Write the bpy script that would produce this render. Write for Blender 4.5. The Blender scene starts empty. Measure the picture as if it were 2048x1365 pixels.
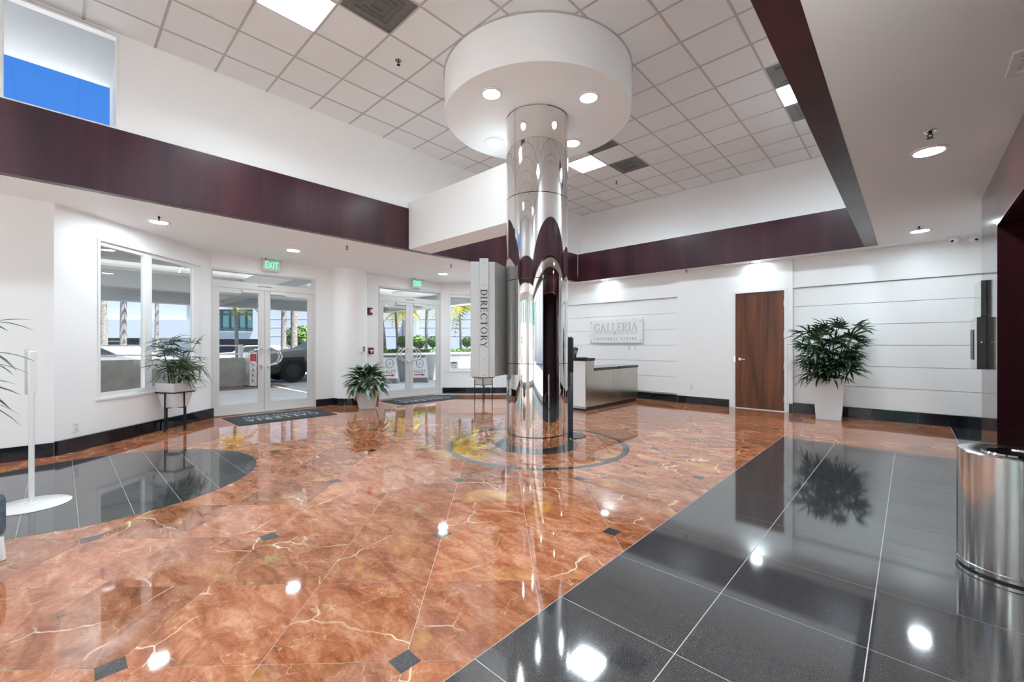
import bpy, bmesh, math, random
from mathutils import Vector, Matrix, Euler
random.seed(7)
R = math.radians
S = bpy.context.scene
C = S.collection

# ------------------------------------------------------------------ camera
H = 1.35; FPX = 848.0; YAW = R(43.17)
cam_d = bpy.data.cameras.new('camera'); cam = bpy.data.objects.new('camera', cam_d); C.objects.link(cam)
cam_d.sensor_width = 36.0; cam_d.lens = FPX / 2048 * 36.0
cam_d.shift_y = 8.2 / 2048; cam_d.clip_start = 0.02; cam_d.clip_end = 500
cam.location = (0, 0, H); cam.rotation_euler = (R(90), 0, YAW)
S.camera = cam
FW = Vector((-math.sin(YAW), math.cos(YAW), 0)); RT = Vector((math.cos(YAW), math.sin(YAW), 0))
def pd(px, D, z=0.0):
    v = FW * D + RT * ((px - 1024) / FPX * D); v.z = z; return v

# ------------------------------------------------------------------ view, world, sun
S.view_settings.view_transform = 'Standard'; S.view_settings.look = 'None'
S.view_settings.gamma = 1.0; S.view_settings.use_curve_mapping = False
S.view_settings.exposure = 1.0
S.cycles.max_bounces = 10; S.cycles.diffuse_bounces = 6; S.cycles.glossy_bounces = 6
S.cycles.transmission_bounces = 6; S.cycles.transparent_max_bounces = 12
S.cycles.sample_clamp_indirect = 8.0; S.cycles.use_denoising = True
S.cycles.caustics_reflective = True; S.cycles.caustics_refractive = False

SKY = 1.9; SUN = 10.5
PANEL = 46.0; DOWN = 122.0; DRUM = 66.0
LAMPC = (0.84, 0.98, 1.06)

W = bpy.data.worlds.new('sky_world'); S.world = W; W.use_nodes = True
nt = W.node_tree; nt.nodes.clear()
def wn(t, **k):
    n = nt.nodes.new(t)
    for a, v in k.items(): setattr(n, a, v)
    return n
tc = wn('ShaderNodeTexCoord'); sep = wn('ShaderNodeSeparateXYZ'); nt.links.new(tc.outputs['Generated'], sep.inputs[0])
rmp = wn('ShaderNodeValToRGB'); nt.links.new(sep.outputs['Z'], rmp.inputs[0])
e = rmp.color_ramp.elements
e[0].position = 0.0; e[0].color = (0.42, 0.52, 0.64, 1); e[1].position = 0.75; e[1].color = (0.012, 0.05, 0.19, 1)
m_ = e.new(0.22); m_.color = (0.021, 0.088, 0.28, 1)
noi = wn('ShaderNodeTexNoise'); noi.inputs['Scale'].default_value = 2.6; noi.inputs['Detail'].default_value = 6; noi.inputs['Distortion'].default_value = 1.2
mp = wn('ShaderNodeMapping'); mp.inputs['Scale'].default_value = (1, 1, 2.2); nt.links.new(tc.outputs['Generated'], mp.inputs[0]); nt.links.new(mp.outputs[0], noi.inputs['Vector'])
cr = wn('ShaderNodeValToRGB'); cr.color_ramp.elements[0].position = 0.48; cr.color_ramp.elements[1].position = 0.80
nt.links.new(noi.outputs['Fac'], cr.inputs[0])
mx = wn('ShaderNodeMixRGB'); nt.links.new(cr.outputs[0], mx.inputs[0]); nt.links.new(rmp.outputs[0], mx.inputs[1]); mx.inputs[2].default_value = (0.30, 0.34, 0.40, 1)
bg = wn('ShaderNodeBackground'); bg.inputs['Strength'].default_value = SKY; nt.links.new(mx.outputs[0], bg.inputs[0])
ow = wn('ShaderNodeOutputWorld'); nt.links.new(bg.outputs[0], ow.inputs[0])
sun_d = bpy.data.lights.new('sun', 'SUN'); sun_d.energy = SUN; sun_d.angle = R(0.6); sun_d.color = (1, 0.95, 0.87)
sun = bpy.data.objects.new('sun', sun_d); C.objects.link(sun)
sun.rotation_euler = Vector((-0.36, -0.14, -0.92)).to_track_quat('-Z', 'Y').to_euler()

# ------------------------------------------------------------------ materials
def mat(name, col=(0.8, 0.8, 0.8), rough=0.5, metal=0.0, ior=1.5, emit=None, estr=0.0, coat=0.0, noise=0.0, nscale=8.0, bump=0.0, bscale=60.0, rnd=0.0, spec=None, aniso=None):
    m = bpy.data.materials.new(name); m.use_nodes = True
    t = m.node_tree; b = t.nodes['Principled BSDF']
    b.inputs['Base Color'].default_value = (*col, 1); b.inputs['Roughness'].default_value = rough
    b.inputs['Metallic'].default_value = metal; b.inputs['IOR'].default_value = ior
    b.inputs['Coat Weight'].default_value = coat; b.inputs['Coat Roughness'].default_value = 0.03
    if spec is not None: b.inputs['Specular IOR Level'].default_value = spec
    if emit: b.inputs['Emission Color'].default_value = (*emit, 1); b.inputs['Emission Strength'].default_value = estr
    src = None
    if noise > 0 or bump > 0 or rnd > 0:
        tcn = t.nodes.new('ShaderNodeTexCoord')
    if noise > 0:
        n = t.nodes.new('ShaderNodeTexNoise'); n.inputs['Scale'].default_value = nscale; n.inputs['Detail'].default_value = 5
        t.links.new(tcn.outputs['Object'], n.inputs['Vector'])
        rr = t.nodes.new('ShaderNodeValToRGB'); rr.color_ramp.elements[0].position = 0.3; rr.color_ramp.elements[1].position = 0.7
        rr.color_ramp.elements[0].color = tuple(max(0, c * (1 - noise)) for c in col) + (1,)
        rr.color_ramp.elements[1].color = tuple(min(1, c * (1 + noise)) for c in col) + (1,)
        t.links.new(n.outputs['Fac'], rr.inputs[0]); src = rr.outputs[0]
    if rnd > 0:
        oi = t.nodes.new('ShaderNodeObjectInfo'); hs = t.nodes.new('ShaderNodeHueSaturation')
        mr = t.nodes.new('ShaderNodeMapRange'); mr.inputs[3].default_value = 1 - rnd; mr.inputs[4].default_value = 1 + rnd
        t.links.new(oi.outputs['Random'], mr.inputs[0]); t.links.new(mr.outputs[0], hs.inputs['Value'])
        if src: t.links.new(src, hs.inputs['Color'])
        else: hs.inputs['Color'].default_value = (*col, 1)
        src = hs.outputs[0]
    if src: t.links.new(src, b.inputs['Base Color'])
    if bump > 0:
        n2 = t.nodes.new('ShaderNodeTexNoise'); n2.inputs['Scale'].default_value = bscale; n2.inputs['Detail'].default_value = 3
        t.links.new(tcn.outputs['Object'], n2.inputs['Vector'])
        bp = t.nodes.new('ShaderNodeBump'); bp.inputs['Strength'].default_value = bump; bp.inputs['Distance'].default_value = 0.01
        t.links.new(n2.outputs['Fac'], bp.inputs['Height']); t.links.new(bp.outputs[0], b.inputs['Normal'])
    return m

M = {}
M['wall'] = mat('white_paint', (0.88, 0.88, 0.88), 0.55, bump=0.04, bscale=90)
M['soffit'] = mat('soffit_paint', (0.90, 0.915, 0.92), 0.6)
M['panel'] = mat('white_panel', (0.88, 0.88, 0.88), 0.35)
M['tile_c'] = mat('acoustic_tile', (0.84, 0.86, 0.865), 0.85, bump=0.10, bscale=220, rnd=0.015)
M['grid'] = mat('grid_metal', (0.50, 0.49, 0.48), 0.5)
M['trim'] = mat('white_trim', (0.84, 0.84, 0.84), 0.3)
M['alum'] = mat('painted_aluminium', (0.66, 0.655, 0.64), 0.38)
M['black'] = mat('black_plastic', (0.012, 0.012, 0.014), 0.35)
M['gloss_black'] = mat('polished_black_stone', (0.006, 0.007, 0.011), 0.06, ior=1.5)
M['steel'] = mat('brushed_steel', (0.66, 0.655, 0.64), 0.16, 1.0)
M['chrome'] = mat('chrome', (0.85, 0.85, 0.85), 0.06, 1.0)
M['mirror'] = mat('mirror_steel', (0.80, 0.79, 0.775), 0.025, 1.0)
M['dark_metal'] = mat('dark_metal', (0.03, 0.03, 0.033), 0.4, 0.6)
M['desk_steel'] = mat('desk_steel', (0.50, 0.475, 0.43), 0.2, 1.0, noise=0.06, nscale=2)
M['desk_white'] = mat('desk_white', (0.84, 0.86, 0.88), 0.25)
M['sign_alu'] = mat('sign_aluminium', (0.46, 0.455, 0.45), 0.42, 0.75)
M['rubber'] = mat('mat_rubber', (0.028, 0.034, 0.042), 0.8, bump=0.3, bscale=400)
M['mat_text'] = mat('mat_lettering', (0.52, 0.55, 0.58), 0.8)
M['planter'] = mat('white_planter', (0.72, 0.73, 0.74), 0.4)
M['soil'] = mat('soil', (0.03, 0.02, 0.013), 0.95, bump=0.8, bscale=40)
M['stem'] = mat('cane', (0.10, 0.08, 0.045), 0.8, noise=0.4, nscale=30)
M['leaf'] = mat('palm_leaf', (0.020, 0.062, 0.022), 0.38, rnd=0.55)
M['leaf2'] = mat('pale_palm_leaf', (0.075, 0.125, 0.055), 0.45, rnd=0.5)
M['yleaf'] = mat('yellow_leaf', (0.52, 0.40, 0.03), 0.5)
M['lamp'] = mat('downlight_lens', (1, 1, 1), 0.4, emit=LAMPC, estr=DOWN)
M['lamp_drum'] = mat('drum_lens', (1, 1, 1), 0.4, emit=LAMPC, estr=DRUM)
M['lamp_wall'] = mat('wall_lens', (1, 1, 1), 0.4, emit=LAMPC, estr=DOWN * .30)
M['lamp_panel'] = mat('troffer_diffuser', (1, 1, 1), 0.4, emit=LAMPC, estr=PANEL)
M['vent'] = mat('vent_metal', (0.20, 0.195, 0.185), 0.5, 0.3)
M['green'] = mat('exit_green', (0.05, 0.5, 0.2), 0.4, emit=(0.06, 0.80, 0.30), estr=1.3)
M['acrylic'] = mat('sign_acrylic', (0.66, 0.68, 0.67), 0.2)
M['red'] = mat('alarm_red', (0.13, 0.014, 0.016), 0.4)
M['white_gloss'] = mat('white_gloss', (0.84, 0.84, 0.84), 0.2)
M['skin'] = mat('skin', (0.16, 0.075, 0.045), 0.55)
M['hair'] = mat('hair', (0.012, 0.009, 0.008), 0.6)
M['shirt'] = mat('dark_cloth', (0.02, 0.022, 0.03), 0.9)
M['fabric'] = mat('blue_grey_fabric', (0.10, 0.135, 0.17), 0.9, noise=0.3, nscale=20)
M['bloom'] = mat('pink_bloom', (0.6, 0.08, 0.12), 0.6)
M['concrete'] = mat('outdoor_concrete', (0.40, 0.385, 0.36), 0.85, noise=0.2, nscale=2)
M['plaza'] = mat('bounce_paving', (0.80, 0.79, 0.775), 0.8, noise=0.05, nscale=2)
M['concrete_shade'] = mat('shaded_concrete', (0.22, 0.215, 0.21), 0.85, noise=0.15, nscale=2)  # darker copy of the concrete, the planter wall's shade put into its colour
M['drive'] = mat('driveway', (0.78, 0.80, 0.83), 0.7, noise=0.08, nscale=1.5)
M['strip'] = mat('paver_strip', (0.27, 0.19, 0.16), 0.8, noise=0.15, nscale=4)
M['road'] = mat('pale_road', (0.18, 0.18, 0.185), 0.9)
M['canopy'] = mat('canopy_white', (0.87, 0.87, 0.86), 0.7)
M['overhang'] = mat('overhang_render', (0.58, 0.59, 0.60), 0.8)
M['canopy_beam'] = mat('canopy_grey', (0.50, 0.51, 0.50), 0.7)
M['facade'] = mat('facade_white', (0.45, 0.495, 0.55), 0.7)
M['facade2'] = mat('facade_cream', (0.75, 0.74, 0.72), 0.8)
M['dark_in'] = mat('garage_dark', (0.03, 0.034, 0.045), 0.8)
M['teal'] = mat('teal_glass', (0.16, 0.36, 0.33), 0.15)
M['mull'] = mat('dark_mullion', (0.05, 0.09, 0.09), 0.5)
M['ylw'] = mat('yellow_rail', (0.55, 0.50, 0.10), 0.6)
M['truck'] = mat('truck_steel', (0.27, 0.26, 0.245), 0.38, 0.7)
M['tyre'] = mat('tyre', (0.015, 0.015, 0.017), 0.85)
M['clad'] = mat('dark_cladding', (0.03, 0.031, 0.033), 0.6)
M['carwhite'] = mat('car_white', (0.50, 0.51, 0.52), 0.2, coat=0.5)
M['carglass'] = mat('car_glass', (0.03, 0.045, 0.05), 0.08)
M['trunk'] = mat('palm_trunk', (0.27, 0.25, 0.23), 0.9, noise=0.35, nscale=9)
M['frond'] = mat('yellow_frond', (0.50, 0.44, 0.05), 0.6, rnd=0.35)
M['frondg'] = mat('green_frond', (0.10, 0.17, 0.045), 0.6, rnd=0.3)
M['bush'] = mat('bush_leaf', (0.11, 0.21, 0.05), 0.65, noise=0.5, nscale=3)
M['signface'] = mat('sign_face', (0.80, 0.79, 0.80), 0.4)
M['signtext'] = mat('sign_maroon', (0.20, 0.05, 0.075), 0.5)
M['signred'] = mat('sign_red', (0.50, 0.04, 0.06), 0.5)
M['signgrey'] = mat('sign_grey', (0.16, 0.16, 0.18), 0.6)
M['letter_white'] = mat('plate_letter', (0.62, 0.62, 0.60), 0.3)
M['plate'] = mat('plate_acrylic', (0.83, 0.83, 0.825), 0.2)
M['post'] = mat('dark_teal_post', (0.010, 0.022, 0.032), 0.15)
M['glue'] = mat('grout', (0.30, 0.27, 0.24), 0.8)
M['joint_light'] = mat('light_grout', (0.50, 0.49, 0.47), 0.6)

def wood(name, c1, c2, rough, sx=14.0, sz=0.5, coat=0.0, ior=1.5, axis='X'):
    m = mat(name, c1, rough, coat=coat, ior=ior); t = m.node_tree; b = t.nodes['Principled BSDF']
    tcn = t.nodes.new('ShaderNodeTexCoord'); mpn = t.nodes.new('ShaderNodeMapping')
    mpn.inputs['Scale'].default_value = (sx, sx, sz)
    n = t.nodes.new('ShaderNodeTexNoise'); n.inputs['Scale'].default_value = 1.0; n.inputs['Detail'].default_value = 6; n.inputs['Distortion'].default_value = 0.3
    t.links.new(tcn.outputs['Object'], mpn.inputs[0]); t.links.new(mpn.outputs[0], n.inputs['Vector'])
    rr = t.nodes.new('ShaderNodeValToRGB'); rr.color_ramp.elements[0].position = 0.3; rr.color_ramp.elements[1].position = 0.72
    rr.color_ramp.elements[0].color = (*c1, 1); rr.color_ramp.elements[1].color = (*c2, 1)
    t.links.new(n.outputs['Fac'], rr.inputs[0]); t.links.new(rr.outputs[0], b.inputs['Base Color'])
    return m
M['door_wood'] = wood('walnut_door', (0.045, 0.014, 0.008), (0.20, 0.062, 0.024), 0.32, 9, 0.7)
M['maroon'] = wood('maroon_laminate', (0.024, 0.008, 0.014), (0.070, 0.020, 0.027), 0.30, 3.0, 0.25, ior=1.4)
M['maroon_gloss'] = wood('maroon_lacquer', (0.020, 0.006, 0.008), (0.055, 0.012, 0.012), 0.10, 2.0, 0.25, ior=1.7)

def glass():
    m = bpy.data.materials.new('clear_glass'); m.use_nodes = True; t = m.node_tree; t.nodes.clear()
    tr = t.nodes.new('ShaderNodeBsdfTransparent'); tr.inputs[0].default_value = (0.93, 0.955, 0.95, 1)
    gl = t.nodes.new('ShaderNodeBsdfGlossy'); gl.inputs['Roughness'].default_value = 0.01
    fr = t.nodes.new('ShaderNodeFresnel'); fr.inputs['IOR'].default_value = 1.5
    mxs = t.nodes.new('ShaderNodeMixShader'); o = t.nodes.new('ShaderNodeOutputMaterial')
    geo = t.nodes.new('ShaderNodeNewGeometry'); inv = t.nodes.new('ShaderNodeMath'); inv.operation = 'SUBTRACT'; inv.inputs[0].default_value = 1.0; t.links.new(geo.outputs['Backfacing'], inv.inputs[1])
    ml_ = t.nodes.new('ShaderNodeMath'); ml_.operation = 'MULTIPLY'; t.links.new(fr.outputs[0], ml_.inputs[0]); t.links.new(inv.outputs[0], ml_.inputs[1])
    t.links.new(ml_.outputs[0], mxs.inputs[0]); t.links.new(tr.outputs[0], mxs.inputs[1]); t.links.new(gl.outputs[0], mxs.inputs[2])
    t.links.new(mxs.outputs[0], o.inputs[0]); return m
M['glass'] = glass()

def opal():
    m = bpy.data.materials.new('opal_skylight'); m.use_nodes = True; t = m.node_tree; t.nodes.clear()
    a = t.nodes.new('ShaderNodeBsdfTranslucent'); a.inputs[0].default_value = (0.50, 0.50, 0.50, 1); b = t.nodes.new('ShaderNodeBsdfDiffuse'); b.inputs[0].default_value = (0.85, 0.85, 0.85, 1)
    x = t.nodes.new('ShaderNodeMixShader'); x.inputs[0].default_value = 0.3; o = t.nodes.new('ShaderNodeOutputMaterial')
    t.links.new(a.outputs[0], x.inputs[1]); t.links.new(b.outputs[0], x.inputs[2]); t.links.new(x.outputs[0], o.inputs[0]); return m
M['opal'] = opal()
def marble():
    m = mat('rojo_marble', (0.4, 0.14, 0.06), 0.035, ior=1.8); t = m.node_tree; b = t.nodes['Principled BSDF']
    N = t.nodes.new; L = t.links.new
    tcn = N('ShaderNodeTexCoord'); oi = N('ShaderNodeObjectInfo')
    mul = N('ShaderNodeVectorMath'); mul.operation = 'MULTIPLY_ADD'
    comb = N('ShaderNodeCombineXYZ'); L(oi.outputs['Random'], comb.inputs[0]); L(oi.outputs['Random'], comb.inputs[1]); L(oi.outputs['Random'], comb.inputs[2])
    L(comb.outputs[0], mul.inputs[0]); mul.inputs[1].default_value = (37, 61, 23); L(tcn.outputs['Object'], mul.inputs[2])
    P = mul.outputs[0]
    def noise(sc, det, dist, vec=P, rough=0.55):
        n = N('ShaderNodeTexNoise'); n.inputs['Scale'].default_value = sc; n.inputs['Detail'].default_value = det
        n.inputs['Distortion'].default_value = dist; n.inputs['Roughness'].default_value = rough; L(vec, n.inputs['Vector']); return n
    def ramp(fac, stops):
        r = N('ShaderNodeValToRGB'); r.color_ramp.elements[0].position = stops[0][0]; r.color_ramp.elements[0].color = (*stops[0][1], 1)
        r.color_ramp.elements[1].position = stops[-1][0]; r.color_ramp.elements[1].color = (*stops[-1][1], 1)
        for p_, c_ in stops[1:-1]:
            q = r.color_ramp.elements.new(p_); q.color = (*c_, 1)
        L(fac, r.inputs[0]); return r
    def mixc(f, a, bcol, mode='MIX'):
        x = N('ShaderNodeMixRGB'); x.blend_type = mode
        for s, v in ((x.inputs[0], f), (x.inputs[1], a), (x.inputs[2], bcol)):
            if isinstance(v, (int, float)): s.default_value = v
            elif isinstance(v, tuple): s.default_value = (*v, 1)
            else: L(v, s)
        return x.outputs[0]
    st = N('ShaderNodeMapping'); st.inputs['Scale'].default_value = (1.0, 2.4, 1.0); st.inputs['Rotation'].default_value = (0, 0, 0.6); L(P, st.inputs[0])
    base = ramp(noise(3.6, 12, 0.7, st.outputs[0], 0.70).outputs['Fac'], [(0.30, (0.17, 0.048, 0.019)), (0.44, (0.31, 0.100, 0.042)), (0.56, (0.43, 0.175, 0.09)), (0.74, (0.57, 0.32, 0.21))])
    mott = ramp(noise(34, 6, 0.6, P, 0.7).outputs['Fac'], [(0.36, (0.70, 0.62, 0.57)), (0.60, (1.10, 1.08, 1.06))])
    c = mixc(0.75, base.outputs[0], mott.outputs[0], 'MULTIPLY')
    # per-tile tone
    hs = N('ShaderNodeHueSaturation'); mr = N('ShaderNodeMapRange'); mr.inputs[3].default_value = 0.78; mr.inputs[4].default_value = 1.22
    L(oi.outputs['Random'], mr.inputs[0]); L(mr.outputs[0], hs.inputs['Value']); hs.inputs['Saturation'].default_value = 1.0; L(c, hs.inputs['Color']); c = hs.outputs[0]
    # ochre patches
    oc = ramp(noise(1.7, 3, 0.6).outputs['Fac'], [(0.60, (0, 0, 0)), (0.70, (1, 1, 1))])
    c = mixc(oc.outputs[0], c, mixc(0.6, c, (0.55, 0.30, 0.07)))
    # pale veins, two scales
    def veins(sc, width, dist):
        wv = noise(sc * 0.8, 4, 0.0); ad = N('ShaderNodeVectorMath'); ad.operation = 'MULTIPLY_ADD'
        L(wv.outputs['Color'], ad.inputs[0]); ad.inputs[1].default_value = (dist, dist, dist); L(P, ad.inputs[2])
        v = N('ShaderNodeTexVoronoi'); v.feature = 'DISTANCE_TO_EDGE'; v.inputs['Scale'].default_value = sc; L(ad.outputs[0], v.inputs['Vector'])
        r = N('ShaderNodeMapRange'); r.inputs[1].default_value = 0.0; r.inputs[2].default_value = width; r.inputs[3].default_value = 1.0; r.inputs[4].default_value = 0.0
        L(v.outputs['Distance'], r.inputs[0])
        msk = ramp(noise(sc * 0.9, 3, 0.3).outputs['Fac'], [(0.48, (0, 0, 0)), (0.60, (1, 1, 1))])
        k = N('ShaderNodeMath'); k.operation = 'MULTIPLY'; L(r.outputs[0], k.inputs[0]); L(msk.outputs[0], k.inputs[1]); return k.outputs[0]
    c = mixc(veins(1.7, 0.012, 0.50), c, (0.80, 0.62, 0.42))
    c = mixc(mixc(0.6, (0, 0, 0), veins(5.0, 0.014, 0.40)), c, (0.74, 0.52, 0.33))
    L(c, b.inputs['Base Color']); return m
M['marble'] = marble()

def granite():
    m = mat('black_granite', (0.015, 0.015, 0.017), 0.055, ior=2.05); t = m.node_tree; b = t.nodes['Principled BSDF']
    N = t.nodes.new; L = t.links.new
    tcn = N('ShaderNodeTexCoord'); n = N('ShaderNodeTexNoise'); n.inputs['Scale'].default_value = 260; n.inputs['Detail'].default_value = 2
    L(tcn.outputs['Object'], n.inputs['Vector'])
    r = N('ShaderNodeValToRGB'); r.color_ramp.elements[0].position = 0.5; r.color_ramp.elements[0].color = (0.034, 0.034, 0.036, 1)
    r.color_ramp.elements[1].position = 0.75; r.color_ramp.elements[1].color = (0.115, 0.115, 0.117, 1)
    L(n.outputs['Fac'], r.inputs[0]); L(r.outputs[0], b.inputs['Base Color']); return m
M['granite'] = granite()

def aglao():
    m = mat('variegated_leaf', (0.03, 0.09, 0.03), 0.35); t = m.node_tree; b = t.nodes['Principled BSDF']
    N = t.nodes.new; L = t.links.new
    uv = N('ShaderNodeTexCoord'); sp = N('ShaderNodeSeparateXYZ'); L(uv.outputs['Object'], sp.inputs[0])
    ab = N('ShaderNodeMath'); ab.operation = 'ABSOLUTE'; L(sp.outputs['Y'], ab.inputs[0])
    n = N('ShaderNodeTexNoise'); n.inputs['Scale'].default_value = 45; L(uv.outputs['Object'], n.inputs['Vector'])
    ad = N('ShaderNodeMath'); ad.operation = 'MULTIPLY_ADD'; L(n.outputs['Fac'], ad.inputs[0]); ad.inputs[1].default_value = 0.035; L(ab.outputs[0], ad.inputs[2])
    r = N('ShaderNodeValToRGB'); r.color_ramp.elements[0].position = 0.034; r.color_ramp.elements[0].color = (0.22, 0.30, 0.20, 1)
    r.color_ramp.elements[1].position = 0.046; r.color_ramp.elements[1].color = (0.012, 0.048, 0.018, 1)
    L(ad.outputs[0], r.inputs[0]); L(r.outputs[0], b.inputs['Base Color']); return m
M['aglao'] = aglao()

# ------------------------------------------------------------------ mesh helpers
class MB:
    def __init__(s): s.v = []; s.f = []; s.sm = []; s.nb = 0
    def add(s, vs, fs, smooth=False):
        o = len(s.v); s.v += [tuple(v) for v in vs]; s.f += [tuple(i + o for i in f) for f in fs]; s.sm += [smooth] * len(fs); return s
    def box(s, a, b, mtx=None):
        (x0, y0, z0), (x1, y1, z1) = a, b
        x0, x1 = min(x0, x1), max(x0, x1); y0, y1 = min(y0, y1), max(y0, y1); z0, z1 = min(z0, z1), max(z0, z1)
        d_ = 0.0001 * (s.nb % 9); s.nb += 1          # hair's breadth, so boxes of one part never share a plane
        x0 -= d_; y0 -= d_; z0 -= d_; x1 += d_; y1 += d_; z1 += d_
        vs = [Vector(p) for p in ((x0, y0, z0), (x1, y0, z0), (x1, y1, z0), (x0, y1, z0), (x0, y0, z1), (x1, y0, z1), (x1, y1, z1), (x0, y1, z1))]
        if mtx: vs = [mtx @ v for v in vs]
        return s.add(vs, [(0, 3, 2, 1), (4, 5, 6, 7), (0, 1, 5, 4), (1, 2, 6, 5), (2, 3, 7, 6), (3, 0, 4, 7)])
    def prism(s, poly, z0, z1, mtx=None, smooth=False):
        n = len(poly); vs = [Vector((p[0], p[1], z0)) for p in poly] + [Vector((p[0], p[1], z1)) for p in poly]
        if mtx: vs = [mtx @ v for v in vs]
        s.add(vs, [tuple(range(n - 1, -1, -1)), tuple(range(n, 2 * n))] + [(i, (i + 1) % n, n + (i + 1) % n, n + i) for i in range(n)])
        if smooth: s.sm[-n:] = [True] * n
        return s
    def lathe(s, prof, c=(0, 0, 0), n=32, a0=0.0, a1=2 * math.pi, smooth=True, mtx=None):
        full = abs(a1 - a0 - 2 * math.pi) < 1e-6; k = n if full else n + 1
        vs = []
        for i in range(k):
            a = a0 + (a1 - a0) * i / n
            for r, z in prof:
                v = Vector((r * math.cos(a), r * math.sin(a), z))
                if mtx: v = mtx @ v
                vs.append(v + Vector(c))
        p = len(prof); fs = []
        for i in range(n):
            j = (i + 1) % k
            for q in range(p - 1): fs.append((i * p + q, j * p + q, j * p + q + 1, i * p + q + 1))
        return s.add(vs, fs, smooth)
    def disc(s, c, r, z=0, n=32, up=False, r0=0.0):
        x, y = c[0], c[1]
        if r0 <= 0:
            vs = [(x + r * math.cos(2 * math.pi * i / n), y + r * math.sin(2 * math.pi * i / n), z) for i in range(n)]
            return s.add(vs, [tuple(range(n)) if up else tuple(range(n - 1, -1, -1))])
        vs = []
        for i in range(n):
            a = 2 * math.pi * i / n
            vs += [(x + r0 * math.cos(a), y + r0 * math.sin(a), z), (x + r * math.cos(a), y + r * math.sin(a), z)]
        fs = [(2 * i, 2 * i + 1, 2 * ((i + 1) % n) + 1, 2 * ((i + 1) % n)) for i in range(n)]
        return s.add(vs, fs if up else [f[::-1] for f in fs])
    def tube(s, pts, r, n=8, caps=True, smooth=True, closed=False):
        pts = [Vector(p) for p in pts]; k = len(pts)
        rs = r if isinstance(r, (list, tuple)) else [r] * k
        vs = []; up = Vector((0, 0, 1))
        prev = None
        for i, p in enumerate(pts):
            a = pts[(i - 1) % k] if (closed or i > 0) else p; b = pts[(i + 1) % k] if (closed or i < k - 1) else p
            d = (b - a).normalized()
            u = d.cross(up if prev is None else prev.cross(d) if prev.cross(d).length > 1e-5 else up)
            if prev is None:
                u = d.cross(up)
                if u.length < 1e-3: u = d.cross(Vector((1, 0, 0)))
            else:
                u = prev - d * prev.dot(d)
            u.normalize(); prev = u; w = d.cross(u)
            for j in range(n):
                t_ = 2 * math.pi * j / n; vs.append(p + (u * math.cos(t_) + w * math.sin(t_)) * rs[i])
        fs = []
        for i in range(k if closed else k - 1):
            i2 = (i + 1) % k
            for j in range(n): fs.append((i * n + j, i * n + (j + 1) % n, i2 * n + (j + 1) % n, i2 * n + j))
        s.add(vs, fs, smooth)
        if caps and not closed:
            s.add(vs[:n], [tuple(range(n - 1, -1, -1))]); s.add(vs[-n:], [tuple(range(n))])
        return s
    def sphere(s, c, r, n=16, m=10, sc=(1, 1, 1)):
        vs = []; fs = []
        for i in range(m + 1):
            t_ = math.pi * i / m
            for j in range(n):
                p = 2 * math.pi * j / n
                vs.append((c[0] + r * sc[0] * math.sin(t_) * math.cos(p), c[1] + r * sc[1] * math.sin(t_) * math.sin(p), c[2] + r * sc[2] * math.cos(t_)))
        for i in range(m):
            for j in range(n): fs.append((i * n + j, (i + 1) * n + j, (i + 1) * n + (j + 1) % n, i * n + (j + 1) % n))
        return s.add(vs, fs, True)
    def mesh(s, name, m, origin=(0, 0, 0), bevel=0.0, mtx=None, clean=True):
        me = bpy.data.meshes.new(name); o = Vector(origin)
        vs = [Vector(v) - o for v in s.v]
        if mtx: vs = [mtx @ v for v in vs]
        me.from_pydata(vs, [], s.f); me.polygons.foreach_set('use_smooth', s.sm)
        bm = bmesh.new(); bm.from_mesh(me)
        if clean:
            bmesh.ops.recalc_face_normals(bm, faces=bm.faces)
        if bevel > 0:
            ed = [e_ for e_ in bm.edges if len(e_.link_faces) == 2 and e_.calc_face_angle(0) > 0.6]
            bmesh.ops.bevel(bm, geom=ed, offset=bevel, segments=2, affect='EDGES', profile=0.5)
        for e_ in bm.edges:
            if len(e_.link_faces) == 2 and e_.calc_face_angle(0) > 0.7: e_.smooth = False
        bm.to_mesh(me); bm.free()
        if m: me.materials.append(M[m] if isinstance(m, str) else m)
        me.update(); return me
    def obj(s, name, m, parent=None, loc=None, bevel=0.0):
        # loc: world/parent-space origin of the object; geometry is given in the same space as loc
        o = link(name, s.mesh(name, m, loc or (0, 0, 0), bevel), parent)
        if loc: o.location = loc
        return o

def link(name, data, parent=None):
    o = bpy.data.objects.new(name, data); C.objects.link(o)
    if parent: o.parent = parent
    return o
def tag(o, label, cat=None, group=None, kind=None):
    o['label'] = label
    if cat: o['category'] = cat
    if group: o['group'] = group
    if kind: o['kind'] = kind
    return o
def thing(name, label, cat, loc=(0, 0, 0), rz=0.0, group=None):
    o = link(name, None); o.location = loc; o.rotation_euler = (0, 0, rz); o.empty_display_size = 0.1
    return tag(o, label, cat, group)
def struct(name, label=None):
    o = link(name, None); o['kind'] = 'structure'
    if label: o['label'] = label
    return o
def st(o, label=None):
    o['kind'] = 'structure'
    if label: o['label'] = label
    return o
def copy_tree(src, loc, rz=None, label=None, group=None):
    o = src.copy(); C.objects.link(o); o.location = loc
    if rz is not None: o.rotation_euler = (0, 0, rz)
    if label: o['label'] = label
    if group: o['group'] = group
    for ch in list(src.children):
        c = ch.copy(); C.objects.link(c); c.parent = o; c.matrix_parent_inverse = ch.matrix_parent_inverse.copy()
        for g in list(ch.children):
            d = g.copy(); C.objects.link(d); d.parent = c
    return o
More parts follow.
